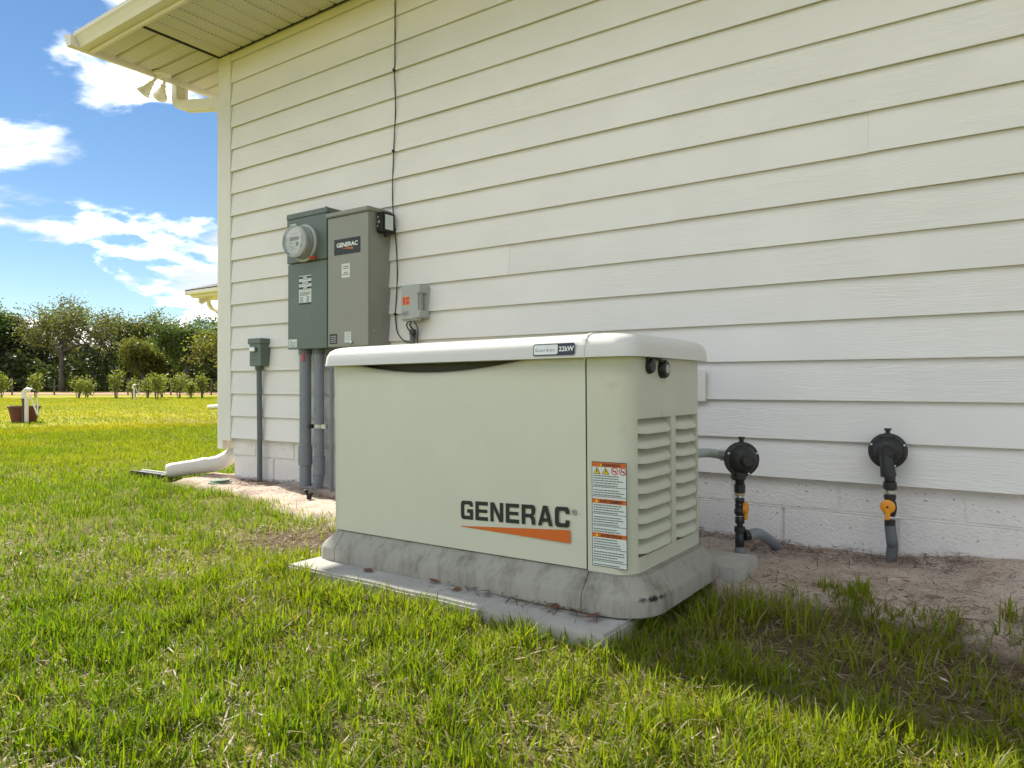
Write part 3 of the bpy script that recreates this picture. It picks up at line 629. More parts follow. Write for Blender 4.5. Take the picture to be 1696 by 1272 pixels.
f.build({'label_paper': 'label_panel', 'pale_print': 'label_lettering'}, sg)
lathe('cable_gland', (ax1 + 0.03, -0.075, sz0), (0, 0, -1), [(0.012, 0), (0.012, 0.012), (0.006, 0.02)], 'rubber', sg, 10)

# ------------------------------------------------------------------ cable down the wall
def wl(px, py): p = ony(px, py, -0.022); return p
cp = [Vector((wl(654, 100).x + .004, -0.024, SOF + .01))] + [wl(*p) for p in [(654, 100), (653, 116), (655, 180), (652, 250), (650, 310), (651, 348), (654, 380), (657, 420), (658, 460), (656, 500), (655, 522), (657, 545), (662, 557), (672, 566), (680, 566)]]
cb_ = thing('cable', 'thin black cable running down the siding to the grey network box', 'cable', (cp[0].x, -0.02, 0))
tube('wire', smooth_path(cp, 5), 0.0034, 'cable_black', cb_, 6)
for p in [(653, 116), (652, 250), (655, 520), (654, 380)]:
    q = wl(*p); box('clip', (q.x - .008, q.x + .007), (-0.032, -0.012), (q.z - .007, q.z + .007), 'cable_black', cb_, 0.003)

# ------------------------------------------------------------------ network interface box
n0 = ony(662, 473, -0.09); n1_ = ony(693, 531, -0.09)
bx0, bx1, bz0, bz1 = n0.x, n0.x + 0.148, n1_.z + .004, n0.z
nb = thing('network_box', 'light grey utility box with orange warning sticker above a short conduit', 'utility box', ((bx0 + bx1) / 2, 0, bz0))
box('back_case', (bx0 + .012, bx1 + .004), (-0.048, -0.008), (bz0 + .012, bz1 - .004), 'net_grey', nb, 0.007, 2)
cv = box('cover', (bx0, bx1 - .004), (-0.09, -0.05), (bz0, bz1), 'net_grey', nb, 0.010, 2)
for zz in (bz0 + .012, bz1 - .052): box('latch', (bx1 - .036, bx1 + .008), (-0.094, -0.034), (zz, zz + .042), 'net_grey', nb, 0.005, 2)
for k in range(6): box('rib', (bx1 - .006, bx1 + .002), (-0.086, -0.052), (bz0 + .064 + k * .0125, bz0 + .070 + k * .0125), 'net_grey', nb, 0.002)
f = Flat((bx0, -0.0903, bz0), (1, 0, 0), (0, 0, 1))
f.rect('orange_plastic', 0.022, 0.074, 0.085, 0.132); f.rect('red_print', 0.025, 0.044, 0.088, 0.129, 0.001); f.rect('red_print', 0.05, 0.071, 0.112, 0.129, 0.001); f.rect('red_print', 0.05, 0.071, 0.09, 0.108, 0.001)
f.poly('grey_print', [(0.012, 0.032), (0.022, 0.032), (0.017, 0.042)], 0.001)
for k in range(3): f.rect('grey_print', 0.024, 0.07 - .008 * (k == 1), 0.046 - k * .008, 0.0495 - k * .008, 0.001)
f.build({'orange_plastic': 'sticker', 'red_print': 'sticker_print', 'grey_print': 'embossed_lettering'}, cv)
cx_ = bx0 + .055
tube('conduit', [(cx_, -0.045, bz0 - .055), (cx_, -0.045, 0.3), (cx_, -0.045, -0.03)], 0.016, 'conduit_grey', nb, 12)
lathe('conduit_collar', (cx_, -0.045, bz0 - .075), (0, 0, 1), [(0.019, 0), (0.019, 0.028), (0.016, 0.03)], 'conduit_grey', nb, 12)
for k in range(5):
    a0 = random.uniform(-.012, .012)
    tube('wire', smooth_path([(cx_ + a0, -0.05, bz0 + .01), (cx_ + a0 * 2, -0.055 - .004 * k, bz0 - .025), (cx_ + .02 + .008 * (k % 3), -0.058, bz0 - .05 - .01 * k), (cx_ + .004 * k, -0.05, bz0 - .07)], 5), 0.0028, 'cable_black', nb, 5)
tube('wire', smooth_path([(cx_ + .012, -0.05, bz0), (cx_ + .05, -.06, bz0 - .04), (cx_ + .045, -0.055, bz0 - .10), (cx_ + .012, -0.03, bz0 - .14), (cx_ - .03, -.026, bz0 - .148)], 6), 0.003, 'cable_black', nb, 5)

# cover plate on the wall behind the generator
pa = ony(1169, 612, -0.03)
wp = thing('wall_plate', 'narrow pale cover plate standing off the siding just behind the generator', 'plate', (pa.x - .04, 0, 0.58))
box('plate', (pa.x - .075, pa.x), (-0.034, -0.028), (0.585, 0.722), 'trim', wp, 0.002)
box('standoff', (pa.x - .065, pa.x - .012), (-0.028, -0.016), (0.595, 0.712), 'seam', wp)

# ------------------------------------------------------------------ concrete pad and the generator
pad = thing('concrete_pad', 'weathered concrete slab under the generator', 'concrete slab', (-1.4, -1.0, 0))
PZ = 0.053
def rough_slab(name, x, y, z, parent):
    bm = bmesh.new(); bmesh.ops.create_cube(bm, size=1)
    for v in bm.verts: v.co = Vector((x[0] + (v.co.x + .5) * (x[1] - x[0]), y[0] + (v.co.y + .5) * (y[1] - y[0]), z[0] + (v.co.z + .5) * (z[1] - z[0])))
    bmesh.ops.bevel(bm, geom=bm.edges[:], offset=0.007, segments=2, affect='EDGES')
    bmesh.ops.subdivide_edges(bm, edges=[e for e in bm.edges if e.calc_length() > 0.1], cuts=24, use_grid_fill=True)
    for v in bm.verts: v.co += Vector((mnoise.noise(v.co * 9), mnoise.noise(v.co * 9 + Vector((5, 0, 0))), mnoise.noise(v.co * 7 + Vector((0, 9, 0))) * .5)) * 0.004
    return bm_obj(name, bm, 'concrete', parent)
rough_slab('slab', (-1.995, -0.80), (-1.425, -0.58), (-0.06, PZ), pad)
rough_slab('slab_extension', (-1.05, -0.705), (-0.73, -0.50), (-0.06, PZ + 0.026), pad)

GENR = -R(0.45)
gen = thing('generator', 'cream standby generator with white lid and louvred end on a flared grey base', 'generator', (-1.37, -0.97, PZ))
def rrect(x0, x1, y0, y1, r, n=8):
    """rounded rectangle, counter-clockwise from the front-left, r = (fl, fr, br, bl)"""
    r = r if isinstance(r, (tuple, list)) else (r,) * 4; o = []
    for (cx_, cy_, a0, rr) in ((x0 + r[0], y0 + r[0], 180, r[0]), (x1 - r[1], y0 + r[1], 270, r[1]), (x1 - r[2], y1 - r[2], 0, r[2]), (x0 + r[3], y1 - r[3], 90, r[3])):
        for k in range(n + 1): a = R(a0 + 90 * k / n); o.append((cx_ + rr * math.cos(a), cy_ + rr * math.sin(a)))
    return o
def loft(name, rings, m, parent, cap0=True, cap1=True, smooth=True, ang=30):
    V = [p for r_ in rings for p in r_]; n = len(rings[0]); F = []
    for k in range(len(rings) - 1):
        for i in range(n): j = (i + 1) % n; F.append((k * n + i, k * n + j, (k + 1) * n + j, (k + 1) * n + i))
    if cap0: F.append(tuple(range(n))[::-1])
    if cap1: F.append(tuple((len(rings) - 1) * n + i for i in range(n)))
    o = mesh(name, V, F, m, parent, smooth)
    if smooth: mark_sharp(o.data, ang)
    return o
BX0, BX1, BY0, BY1, BZ0, BZ1 = -1.958, -0.808, -1.258, -0.70, 0.150, 0.735
# enclosure: shell set back behind the front panel, right end sheet wraps the front corner
xs_ = -0.938
shell = [(BX0 + .008, BY0 + .05), (xs_ - .004, BY0 + .05), (xs_ - .004, BY1), (BX0 + .03, BY1), (BX0 + .008, BY1 - .03)]
loft('enclosure', [[(x, y, z) for x, y in shell] for z in (BZ0 - .02, BZ1)], 'gen_hollow_shade', gen, smooth=False)
# right end with rounded front and back corners
ro = [p for p in rrect(-1.2, BX1, BY0, BY1, (0.0, 0.058, 0.09, 0.0), 10)]
ro = [(max(x, xs_ + .001), y) for x, y in ro]
seen = []; [seen.append(p) for p in ro if p not in seen]
side = loft('end_panel', [[(x, y, z) for x, y in seen] for z in (BZ0 - .01, BZ1)], 'gen_side', gen, ang=40)
box('panel_seam', (xs_ - .0035, xs_ + .0005), (BY0 + .003, BY0 + .05), (BZ0 - .01, BZ1), 'seam', gen)
# left corner post
loft('corner_panel', [[(x, y, z) for x, y in rrect(BX0 - .012, BX0 + .028, BY0 + .006, BY1 - .02, (0.03, 0.002, 0.002, 0.03), 6)] for z in (BZ0 - .01, BZ1)], 'gen_side', gen, ang=40)
# front panel: gently bowed sheet whose top edge dips in a shallow scoop
cols = 48; V = []; F = []
px0, px1 = BX0 + .030, xs_ - .004
for i in range(cols + 1):
    s_ = i / cols; x = px0 + (px1 - px0) * s_
    yb = BY0 - 0.004 * math.sin(math.pi * s_)
    u = (s_ - 0.06) / 0.76; dip = 0.038 * (math.sin(math.pi * u) ** 0.8 if 0 < u < 1 else 0)
    zt = 0.734 - dip
    roll = 0.012 if dip > 0.001 else 0.004
    V += [(x, yb + .012, BZ0 + .001), (x, yb, BZ0 + .004), (x, yb, zt - 0.02), (x, yb + .003, zt - .006), (x, yb + roll, zt), (x, yb + .03, zt - .002)]
n_ = 6
for i in range(cols):
    for k in range(n_ - 1): F.append((i * n_ + k, (i + 1) * n_ + k, (i + 1) * n_ + k + 1, i * n_ + k + 1))
F += [tuple(range(n_)), tuple(cols * n_ + k for k in range(n_))[::-1]]
fp = mesh('front_panel', V, F, 'gen_body', gen, True); mark_sharp(fp.data, 45)
box('panel_seam', (px0 - .0025, px0 - .0002), (BY0 + .004, BY0 + .03), (BZ0, BZ1), 'seam', gen)
# logo on the front panel
GL = {
 'G': [[(1, .70), (1, .78), (.96, .93), (.85, 1), (.15, 1), (.04, .93), (0, .78), (0, .22), (.04, .07), (.15, 0), (1, 0), (1, .56), (.52, .56), (.52, .36), (.74, .36), (.74, .20), (.34, .20), (.28, .26), (.28, .74), (.34, .80), (.68, .80), (.72, .76), (.72, .70)]],
 'E': [[(0, 0), (1, 0), (1, .2), (.28, .2), (.28, .41), (.95, .41), (.95, .59), (.28, .59), (.28, .8), (1, .8), (1, 1), (0, 1)]],
 'N': [[(0, 0), (.26, 0), (.26, .66), (.70, 0), (1, 0), (1, 1), (.74, 1), (.74, .36), (.30, 1), (0, 1)]],
 'R': [[(0, 0), (.27, 0), (.27, .36), (.56, .36), (.68, .30), (.72, .2), (.74, 0), (1, 0), (.99, .22), (.94, .38), (.84, .46), (.95, .54), (1, .66), (1, .82), (.95, .95), (.84, 1), (0, 1)], [(.27, .54), (.27, .8), (.66, .8), (.72, .76), (.72, .58), (.66, .54)]],
 'A': [[(0, 0), (.25, 0), (.32, .2), (.70, .2), (.77, 0), (1.04, 0), (.68, 1), (.36, 1)], [(.39, .38), (.63, .38), (.515, .76)]],
 'C': [[(1, .66), (1, .78), (.96, .93), (.85, 1), (.15, 1), (.04, .93), (0, .78), (0, .22), (.04, .07), (.15, 0), (.85, 0), (.96, .07), (1, .22), (1, .36), (.73, .36), (.73, .26), (.67, .20), (.34, .20), (.28, .26), (.28, .74), (.34, .80), (.67, .80), (.73, .74), (.73, .66)]]}
def glyph_geo(ch):
    cu = bpy.data.curves.new('g', 'CURVE'); cu.dimensions = '2D'; cu.fill_mode = 'BOTH'
    for loop in GL[ch]:
        sp_ = cu.splines.new('POLY'); sp_.points.add(len(loop) - 1); sp_.use_cyclic_u = True
        for p, (x, y) in zip(sp_.points, loop): p.co = (x, y, 0, 1)
    ob = bpy.data.objects.new('g', cu); C.objects.link(ob); me_ = bpy.data.meshes.new_from_object(ob.evaluated_get(bpy.context.evaluated_depsgraph_get()))
    V = [v.co.copy() for v in me_.vertices]; F = [tuple(p.vertices) for p in me_.polygons]; bpy.data.objects.remove(ob); bpy.data.curves.remove(cu); bpy.data.meshes.remove(me_); return V, F
yl = BY0 - 0.0052
gl0, gr0 = ony(764, 860, yl), ony(944, 874, yl)
up_ = Vector((0, 0, 1)); ru = Vector((gr0.x - gl0.x, 0, (gr0.z - gl0.z) * 0.75)).normalized()
Wd = (gr0 - gl0).length; lw, gap = Wd / 7 * 0.86, Wd / 7 * 0.163
Vl = []; Fl = []
for k, ch in enumerate('GENERAC'):
    TV, TF = glyph_geo(ch); b0 = len(Vl); ox = k * (lw + gap)
    Vl += [gl0 + ru * (ox + p.x * lw) + up_ * (p.y * 0.0565 + 0.001) for p in TV]; Fl += [tuple(i + b0 for i in f_) for f_ in TF]
mesh('logo_lettering', Vl, Fl, 'black_print', fp)
text('registered_mark', '®', gl0 + ru * (Wd + 0.008) + up_ * 0.036, ru, up_, 0.022, 'black_print', fp)
w0, w1, w2 = ony(764, 871, yl), ony(945, 880, yl), ony(945, 902, yl)
mesh('logo_wedge', [w0, w2, w1, w0 - up_ * 0.002], [(0, 3, 1, 2)], 'orange_print', fp)
# louvres on the right end: recessed dark backs, each slat its own piece
Yc0, Yc1, Yc2, Yc3 = onx(1053, 800, BX1).y, onx(1114, 800, BX1).y, onx(1121, 800, BX1).y, onx(1160, 800, BX1).y
Yc0 = max(Yc0, BY0 + .045); Yc3 = min(Yc3, BY1 - 0.085)
LZ0, LZ1 = 0.196, 0.556; nl = 9; pitch = (LZ1 - LZ0) / nl
def slat_mesh(w_):
    n = 12; V = []; F = []
    for i in range(n + 1):
        s_ = i / n; y_ = w_ * s_; e_ = min(s_, 1 - s_) * w_
        k = min(1, e_ / 0.035); k = k * k * (3 - 2 * k)
        # section from the recessed upper root out to the lip, then back under
        V += [(-0.030, y_, pitch * 1.0), (-0.010 + .002 * k, y_, pitch * .62), (-0.001 + 0.009 * k, y_, pitch * (0.22 - .09 * k)), (-0.0015 + 0.009 * k, y_, pitch * (0.14 - .09 * k)), (-0.030, y_, pitch * .20)]
    for i in range(n):
        for q in range(4): F.append((i * 5 + q, (i + 1) * 5 + q, (i + 1) * 5 + q + 1, i * 5 + q + 1))
    F += [tuple(range(5)), tuple(n * 5 + q for q in range(5))[::-1]]
    me_ = bpy.data.meshes.new('louvre_slat'); me_.from_pydata(V, [], F); me_.update()
    for p in me_.polygons: p.use_smooth = True
    mark_sharp(me_, 50); me_.materials.append(MATS['gen_side']); return me_
for (ya, yb) in ((Yc0, Yc1), (Yc2, Yc3)):
    cut = box('cut', (BX1 - .032, BX1 + .05), (ya, yb), (LZ0 - .004, LZ1 + .004), 'seam')
    md = side.modifiers.new('recess', 'BOOLEAN'); md.operation = 'DIFFERENCE'; md.solver = 'EXACT'; md.object = cut
    bpy.context.view_layer.update()
    nm = bpy.data.meshes.new_from_object(side.evaluated_get(bpy.context.evaluated_depsgraph_get())); side.modifiers.clear(); side.data = nm
    bpy.data.objects.remove(cut)
    sm = slat_mesh(yb - ya - .003)
    for k in range(nl):
        o = bpy.data.objects.new('louvre_slat', sm); C.objects.link(o); o.parent = side; o.location = Vector((BX1, ya + .0015, LZ0 + k * pitch)) - gen.location
for p in side.data.polygons: p.use_smooth = True
mark_sharp(side.data, 40)
side.data.materials.clear(); side.data.materials.append(MATS['gen_side'])
# warning label
l0, l1 = ony(982, 766, BY0), ony(982, 938, BY0); lwid = ony(1040, 850, BY0).x - l0.x; lh = l0.z - l1.z
f = Flat((l0.x, BY0 - 0.0006, l1.z), (1, 0, 0), (0, 0, 1))
f.rect('navy', 0, lwid, 0, lh); b1 = 0.0018
f.rect('label_paper', b1, lwid - b1, b1, lh - b1, 0.001)
bh = lh * 0.042
for fr, word in ((1.0, 'WARNING'), (0.647, 'AVERTISSEMENT'), (0.322, 'ADVERTENCIA')):
    zt = lh * fr - (b1 if fr == 1 else 0); f.rect('orange_print', b1, lwid - b1, zt - bh, zt, 0.0015, own='label_band#' + word)
    sz = bh * 0.98; text('label_heading', word, f.o + f.u * (lwid * .56) + f.v * (zt - bh * .86) + f.n * .002, f.u, f.v, sz, 'black_print', gen, 0.0003, 'CENTER', 1.0 if len(word) < 9 else 0.82)
    tx = lwid * (.24 if len(word) < 9 else .10); f.poly('yellow_print', [(tx, zt - bh * .8), (tx + bh * .8, zt - bh * .8), (tx + bh * .4, zt - bh * .12)], 0.002)
zi = lh * 0.918
for k in range(2):
    x_ = lwid * (.05 + .25 * k); s_ = lwid * .21
    f.poly('black_print', [(x_, zi - s_ * .45), (x_ + s_, zi - s_ * .45), (x_ + s_ / 2, zi + s_ * .42)], 0.0018); f.poly('yellow_print', [(x_ + s_ * .1, zi - s_ * .38), (x_ + s_ * .9, zi - s_ * .38), (x_ + s_ / 2, zi + s_ * .30)], 0.0023); f.poly('black_print', [(x_ + s_ * .42, zi - s_ * .25), (x_ + s_ * .55, zi - s_ * .25), (x_ + s_ * .6, zi + s_ * .02), (x_ + s_ * .47, zi + s_ * .12)], 0.0028)
for k in range(2):
    c_ = lwid * (.665 + .23 * k); r0, r1 = lwid * .10, lwid * .078
    for q in range(18):
        a0, a1 = 2 * math.pi * q / 18, 2 * math.pi * (q + 1) / 18
        f.poly('red_print', [(c_ + r1 * math.cos(a0), zi + r1 * math.sin(a0)), (c_ + r0 * math.cos(a0), zi + r0 * math.sin(a0)), (c_ + r0 * math.cos(a1), zi + r0 * math.sin(a1)), (c_ + r1 * math.cos(a1), zi + r1 * math.sin(a1))], 0.0018)
    f.rect('black_print', c_ - r1 * .7, c_ + r1 * .6, zi - r1 * .2, zi + r1 * .1, 0.0018); f.poly('red_print', [(c_ - r1 * .75, zi + r1 * .62), (c_ - r1 * .6, zi + r1 * .8), (c_ + r1 * .75, zi - r1 * .62), (c_ + r1 * .6, zi - r1 * .8)], 0.0023)
def para(zhi, zlo, rules):
    n = int((zhi - zlo) / 0.0062)
    for k in range(n):
        zz = zhi - (k + .75) * (zhi - zlo) / n
        if k in rules: f.rect('navy', b1, lwid - b1, zz + .0028, zz + .0040, 0.0018); continue
        x_ = lwid * .05; endx = lwid * random.uniform(.72, .95)
        while x_ < endx:
            wd_ = random.uniform(.003, .009); f.rect('grey_print', x_, min(x_ + wd_, endx), zz, zz + .0026, 0.0018); x_ += wd_ + .0014
para(lh * .878, lh * .652, (5, 9)); para(lh * .60, lh * .326, (4, 9)); para(lh * .275, lh * .01, (4, 9))
f.build({'navy': 'warning_label', 'label_paper': 'label_panel', 'orange_print': 'label_band', 'black_print': 'warning_pictogram', 'yellow_print': 'warning_triangle', 'red_print': 'prohibition_sign', 'grey_print': 'label_lettering'}, gen)
# rubber tethered plugs on the end
for (px, py, rr, tk) in ((1077, 609, .021, .010), (1098, 614, .026, .014)):
    p = onx(px, py, BX1)
    pl = lathe('rubber_plug', (BX1 - .002, p.y, p.z), (1, 0, 0), [(rr, 0), (rr, tk), (rr * .85, tk + .006), (rr * .5, tk + .007)], 'rubber', gen, 20)
    if px > 1090: lathe('plug_cap', (BX1 + tk + .004, p.y, p.z), (1, 0, 0), [(rr * .5, 0), (rr * .48, 0.003), (0, .0035)], 'net_grey', pl, 16)
pa_, pb_ = onx(1075, 600, BX1 + .012), onx(1100, 601, BX1 + .014)
tube('plug_strap', smooth_path([pa_, pa_ + Vector((0, .008, .012)), pa_.lerp(pb_, .5) + Vector((0, 0, .011)), pb_], 5), 0.0052, 'rubber', gen, 8)
# lid: domed, with chamfered rim and a rib where the end section starts
lx0, lx1, ly0, ly1 = -1.978, -0.782, -1.292, -0.672
def lring(ins, z, r=0.05): return [(x, y, z) for x, y in rrect(lx0 + ins, lx1 - ins, ly0 + ins, ly1 - ins, (.035, .06, .10, .05), 8)]
lid = loft('lid', [lring(.012, .725), lring(0.0, .7255), lring(0.001, .732), lring(.004, .757), lring(.011, .773), lring(.026, .7845), lring(.055, .791), lring(.10, .794), lring(.20, .797)], 'gen_lid', gen, ang=50)
ribp = [(-1.2935, .7245), (-1.2935, .732), (-1.2900, .758), (-1.2825, .7752), (-1.267, .7872), (-1.238, .7935), (-1.19, .7965), (-1.08, .7995)]
xr = -0.930
V = []; F = []
for x_ in (xr - .005, xr + .005):
    V += [(x_, y_, z_) for y_, z_ in ribp] + [(x_, y_ + .01, z_ - .006) for y_, z_ in ribp]
n_ = len(ribp)
for i in range(n_ - 1): F += [(i, i + 1, 2 * n_ + i + 1, 2 * n_ + i), (i, n_ + i, n_ + i + 1, i + 1), (2 * n_ + i, 2 * n_ + i + 1, 3 * n_ + i + 1, 3 * n_ + i)]
mesh('lid_rib', V, F, 'gen_lid', lid)
# badge
bo = ony(888, 589, -1.286); be = ony(957, 586, -1.286); sl_ = Vector((0, 0.003, 0.025)).normalized()
f = Flat((bo.x, -1.2925, .7325), (1, 0, 0), sl_); bw, bh_ = be.x - bo.x, 0.033
def rr2(x0, x1, y0, y1, r, n=4): return rrect(x0, x1, y0, y1, r, n)
f.poly('navy', rr2(0, bw, 0, bh_, .006), 0.0022); f.poly('white_print', rr2(.003, bw * .60, .003, bh_ - .003, .004), 0.003)
f.text('grey_print', 'Guardian', bw * .055, bh_ * .34, 0.0135, 0.0036, 0, 'LEFT', 1.0, 1.28); f.text('white_print', '22kW', bw * .63, bh_ * .33, 0.0185, 0.0036, 0.0006, 'LEFT', 1.0)
f.build({'navy': 'badge', 'white_print': 'badge_panel', 'grey_print': 'badge_lettering'}, lid)
# flared base skirt in three pieces (left corner, front, right end)
def skirt(name, i0, i1, outl_b, outl_m, outl_t, inner):
    V = []; F = []; idx_ = list(range(i0, i1 + 1)); n = len(idx_)
    prof = [(outl_b, PZ + .001), (outl_b, PZ + .042), (outl_m, PZ + .052), (outl_t, .147), (outl_t, .151), (inner, .151), (inner, PZ + .001)]
    for o_, z in prof: V += [(*o_[i % len(o_)], z) for i in idx_]
    m_ = len(prof)
    for k in range(m_):
        k2 = (k + 1) % m_
        for i in range(n - 1): F.append((k * n + i, k * n + i + 1, k2 * n + i + 1, k2 * n + i))
    F += [tuple(k * n for k in range(m_))[::-1], tuple(k * n + n - 1 for k in range(m_))]
    o = mesh(name, V, F, 'gen_base', gen, True); mark_sharp(o.data, 35); return o
def outline(ins):
    x0, x1, y0, y1 = -1.995 + ins, -0.745 - ins, -1.310 + ins, -0.665 - ins
    P = rrect(x0, x1, y0, y1, (.055 - ins * .4, .12 - ins * .6, .14 - ins * .6, .08), 10)
    # P: 0-10 front-left corner, 11-21 front-right, 22-32 back-right, 33-43 back-left ; put seam points on the front edge
    sL, sR = (-1.893, y0), (-0.930, y0)
    return P[0:11] + [(sL[0] - .0012, y0), (sL[0] + .0012, y0), (sR[0] - .0012, y0), (sR[0] + .0012, y0)] + P[11:]
ob_, om_, ot_, oi_ = outline(0), outline(0.004), outline(0.042), outline(0.065)
npt = len(ob_)
skirt('base_corner', 37, npt + 11, ob_, om_, ot_, oi_)
skirt('base_front', 12, 13, ob_, om_, ot_, oi_)
skirt('base_end', 14, 37, ob_, om_, ot_, oi_)
f = Flat((-0.85, -1.3, 0), (1, 0, 0), (0, 0, 1))
# scuffed black rub mark on the base corner, a stain in the base material
def px_of(p): d = Vector(p) - CAM; return 848 + F_PX * d.dot(RD) / d.dot(VD)
sc_ = min(((x_, y_) for x_, y_ in om_[14:38]), key=lambda q_: abs(px_of((q_[0], q_[1], .1)) - 1083))
t = MATS['gen_base'].node_tree; b_n = t.nodes['Principled BSDF']; src = b_n.inputs['Base Color'].links[0].from_socket
g = nd(t, 'ShaderNodeTexCoord'); va = nd(t, 'ShaderNodeVectorMath', operation='SUBTRACT'); t.links.new(g.outputs['Object'], va.inputs[0]); va.inputs[1].default_value = Vector((sc_[0], sc_[1], .098)) - gen.location
vm = nd(t, 'ShaderNodeVectorMath', operation='MULTIPLY'); t.links.new(va.outputs[0], vm.inputs[0]); vm.inputs[1].default_value = (20, 20, 110)
ln = nd(t, 'ShaderNodeVectorMath', operation='LENGTH'); t.links.new(vm.outputs[0], ln.inputs[0])
nz = nd(t, 'ShaderNodeTexNoise'); nz.inputs['Scale'].default_value = 55; t.links.new(g.outputs['Object'], nz.inputs['Vector'])
sm_ = nd(t, 'ShaderNodeMath', operation='MULTIPLY_ADD'); t.links.new(nz.outputs[0], sm_.inputs[0]); sm_.inputs[1].default_value = 2.6; t.links.new(ln.outputs['Value'], sm_.inputs[2])
mk_ = nd(t, 'ShaderNodeMapRange'); mk_.inputs['From Min'].default_value = 2.3; mk_.inputs['From Max'].default_value = 1.5; t.links.new(sm_.outputs[0], mk_.inputs['Value'])
xx = nd(t, 'ShaderNodeMix', data_type='RGBA'); t.links.new(mk_.outputs[0], xx.inputs[0]); t.links.new(src, xx.inputs[6]); xx.inputs[7].default_value = (.02, .02, .018, 1); t.links.new(xx.outputs[2], b_n.inputs['Base Color'])

gen.rotation_euler.y = GENR   # the unit has settled a little to one side

# ------------------------------------------------------------------ gas regulators
def regulator(c, axis_, R0, label, edge_on):
    """round two-part diaphragm body, facing axis_, c = centre of disc"""
    c = Vector(c); t = thing('gas_regulator', label, 'gas regulator', (c.x, c.y, 0), None)
    a = Vector(axis_).normalized()
    body = lathe('housing', c, a, [(R0 * .45, -.042), (R0 * .72, -.034), (R0 * .80, -.012), (R0 * .98, -.010), (R0, -.004), (R0, .008), (R0 * .97, .012), (R0 * .80, .014), (R0 * .74, .026), (R0 * .55, .040), (R0 * .40, .044)], 'regulator', t, 36)
    _, u, v = frame(a)
    for k in range(8):
        an = 2 * math.pi * (k + .5) / 8; p = c + (u * math.cos(an) + v * math.sin(an)) * R0 * .89
        lathe('screw', p + a * .010, a, [(.0045, 0), (.0045, .006), (.002, .007)], 'regulator' if k % 3 else 'steel', body, 8)
    lathe('spring_tower', c, a, [(R0 * .40, .03), (R0 * .36, .045), (R0 * .34, .062), (R0 * .30, .067), (R0 * .28, .065)], 'regulator', t, 22)
    lathe('vent_stub', c + Vector((0, 0, R0 * .95)), (0, 0, 1), [(.008, -.01), (.008, .012), (.012, .013), (.012, .02)], 'regulator', t, 10)
    return t, a
def stack(t, x, y, spec, ztop):
    z = ztop
    for name, r, h, m in spec:
        lathe(name, (x, y, z), (0, 0, -1), [(r * .86, 0), (r, .003), (r, h - .003), (r * .86, h)], m, t, 18); z -= h
    return z
r2c = Vector((-0.367, -0.075, 0.418))
t2, a2 = regulator(r2c, (0.10, -1, 0), 0.064, 'round black gas regulator on the siding, orange handle facing out', False)
tube('outlet_body', [r2c + Vector((0, -.035, 0)), r2c + Vector((0.002, -.05, -.03)), r2c + Vector((.008, -.045, -.085))], [.024, .022, .026], 'regulator', t2, 14)
x2, y2 = r2c.x + .012, r2c.y - .04
z = stack(t2, x2, y2, [('nipple', .018, .03, 'fitting'), ('union', .022, .028, 'fitting'), ('silver_band', .0175, .018, 'steel'), ('reducer', .02, .018, 'fitting')], r2c.z - .075)
lathe('valve_body', (x2, y2, z), (0, 0, -1), [(.016, 0), (.02, .01), (.023, .03), (.02, .05), (.015, .06)], 'fitting', t2, 16)
vh = lathe('valve_knob', (x2 - .004, y2 - .02, z - .022), (0.05, -1, 0), [(.023, 0), (.024, .004), (.024, .012), (.018, .016), (.005, .017)], 'orange_plastic', t2, 24)
box('valve_handle', (x2 - .012, x2 + .005), (y2 - .042, y2 - .026), (z - .068, z - .03), 'orange_plastic', vh, .004)
lathe('knob_screw', (x2 - .004, y2 - .038, z - .022), (0, -1, 0), [(.004, 0), (.003, .002)], 'rubber', vh, 8)
z = stack(t2, x2, y2, [('collar', .017, .012, 'steel'), ('coupling', .018, .03, 'fitting')], z - .058)
tube('riser_sleeve', smooth_path([(x2, y2, z + .008), (x2 + .006, y2, z - .05), (x2 + .006, y2 + .01, .08), (x2 - .004, y2 + .02, -.04)], 5), .0185, 'conduit_grey', t2, 16)
r1 = onz(1228, 934, 0.02); r1c = Vector((r1.x, r1.y, 0.392))
t1, a1 = regulator(r1c + Vector((.0, .0, 0)), (0.62, -0.78, 0), 0.062, 'round black gas regulator joined by a grey hose to the generator', True)
x1_, y1_ = r1c.x - .006, r1c.y
lathe('inlet_block', r1c + Vector((-.01, 0, .05)), (0, 0, -1), [(.02, 0), (.026, .02), (.026, .12), (.02, .125)], 'regulator', t1, 16)
z = stack(t1, x1_, y1_, [('nipple', .016, .028, 'fitting'), ('union', .0195, .032, 'fitting'), ('brass_ring', .0185, .010, 'brass'), ('silver_band', .0155, .008, 'steel'), ('coupling', .0165, .018, 'fitting')], r1c.z - .060)
lathe('valve_body', (x1_, y1_, z), (0, 0, -1), [(.014, 0), (.018, .008), (.015, .014), (.019, .024), (.019, .036), (.014, .044)], 'fitting', t1, 16)
vk = lathe('valve_knob', (x1_ + .014, y1_ + .004, z - .018), (1, .1, 0), [(.022, 0), (.022, .010), (.016, .014)], 'orange_plastic', t1, 20)
box('valve_handle', (x1_ + .016, x1_ + .026), (y1_ - .006, y1_ + .012), (z - .058, z - .02), 'orange_plastic', vk, .003)
z = stack(t1, x1_, y1_, [('collar', .014, .005, 'steel'), ('coupling', .0165, .024, 'fitting'), ('nipple', .011, .010, 'fitting'), ('tee_top', .019, .022, 'fitting'), ('tee', .016, .055, 'fitting')], z - .044)
tube('riser_sleeve', [(x1_, y1_, z + .004), (x1_ + .002, y1_, z - .03), (x1_ - .003, y1_ - .004, -.04)], .0185, 'pvc_grey', t1, 16)
te = onz(1298, 909, .02)
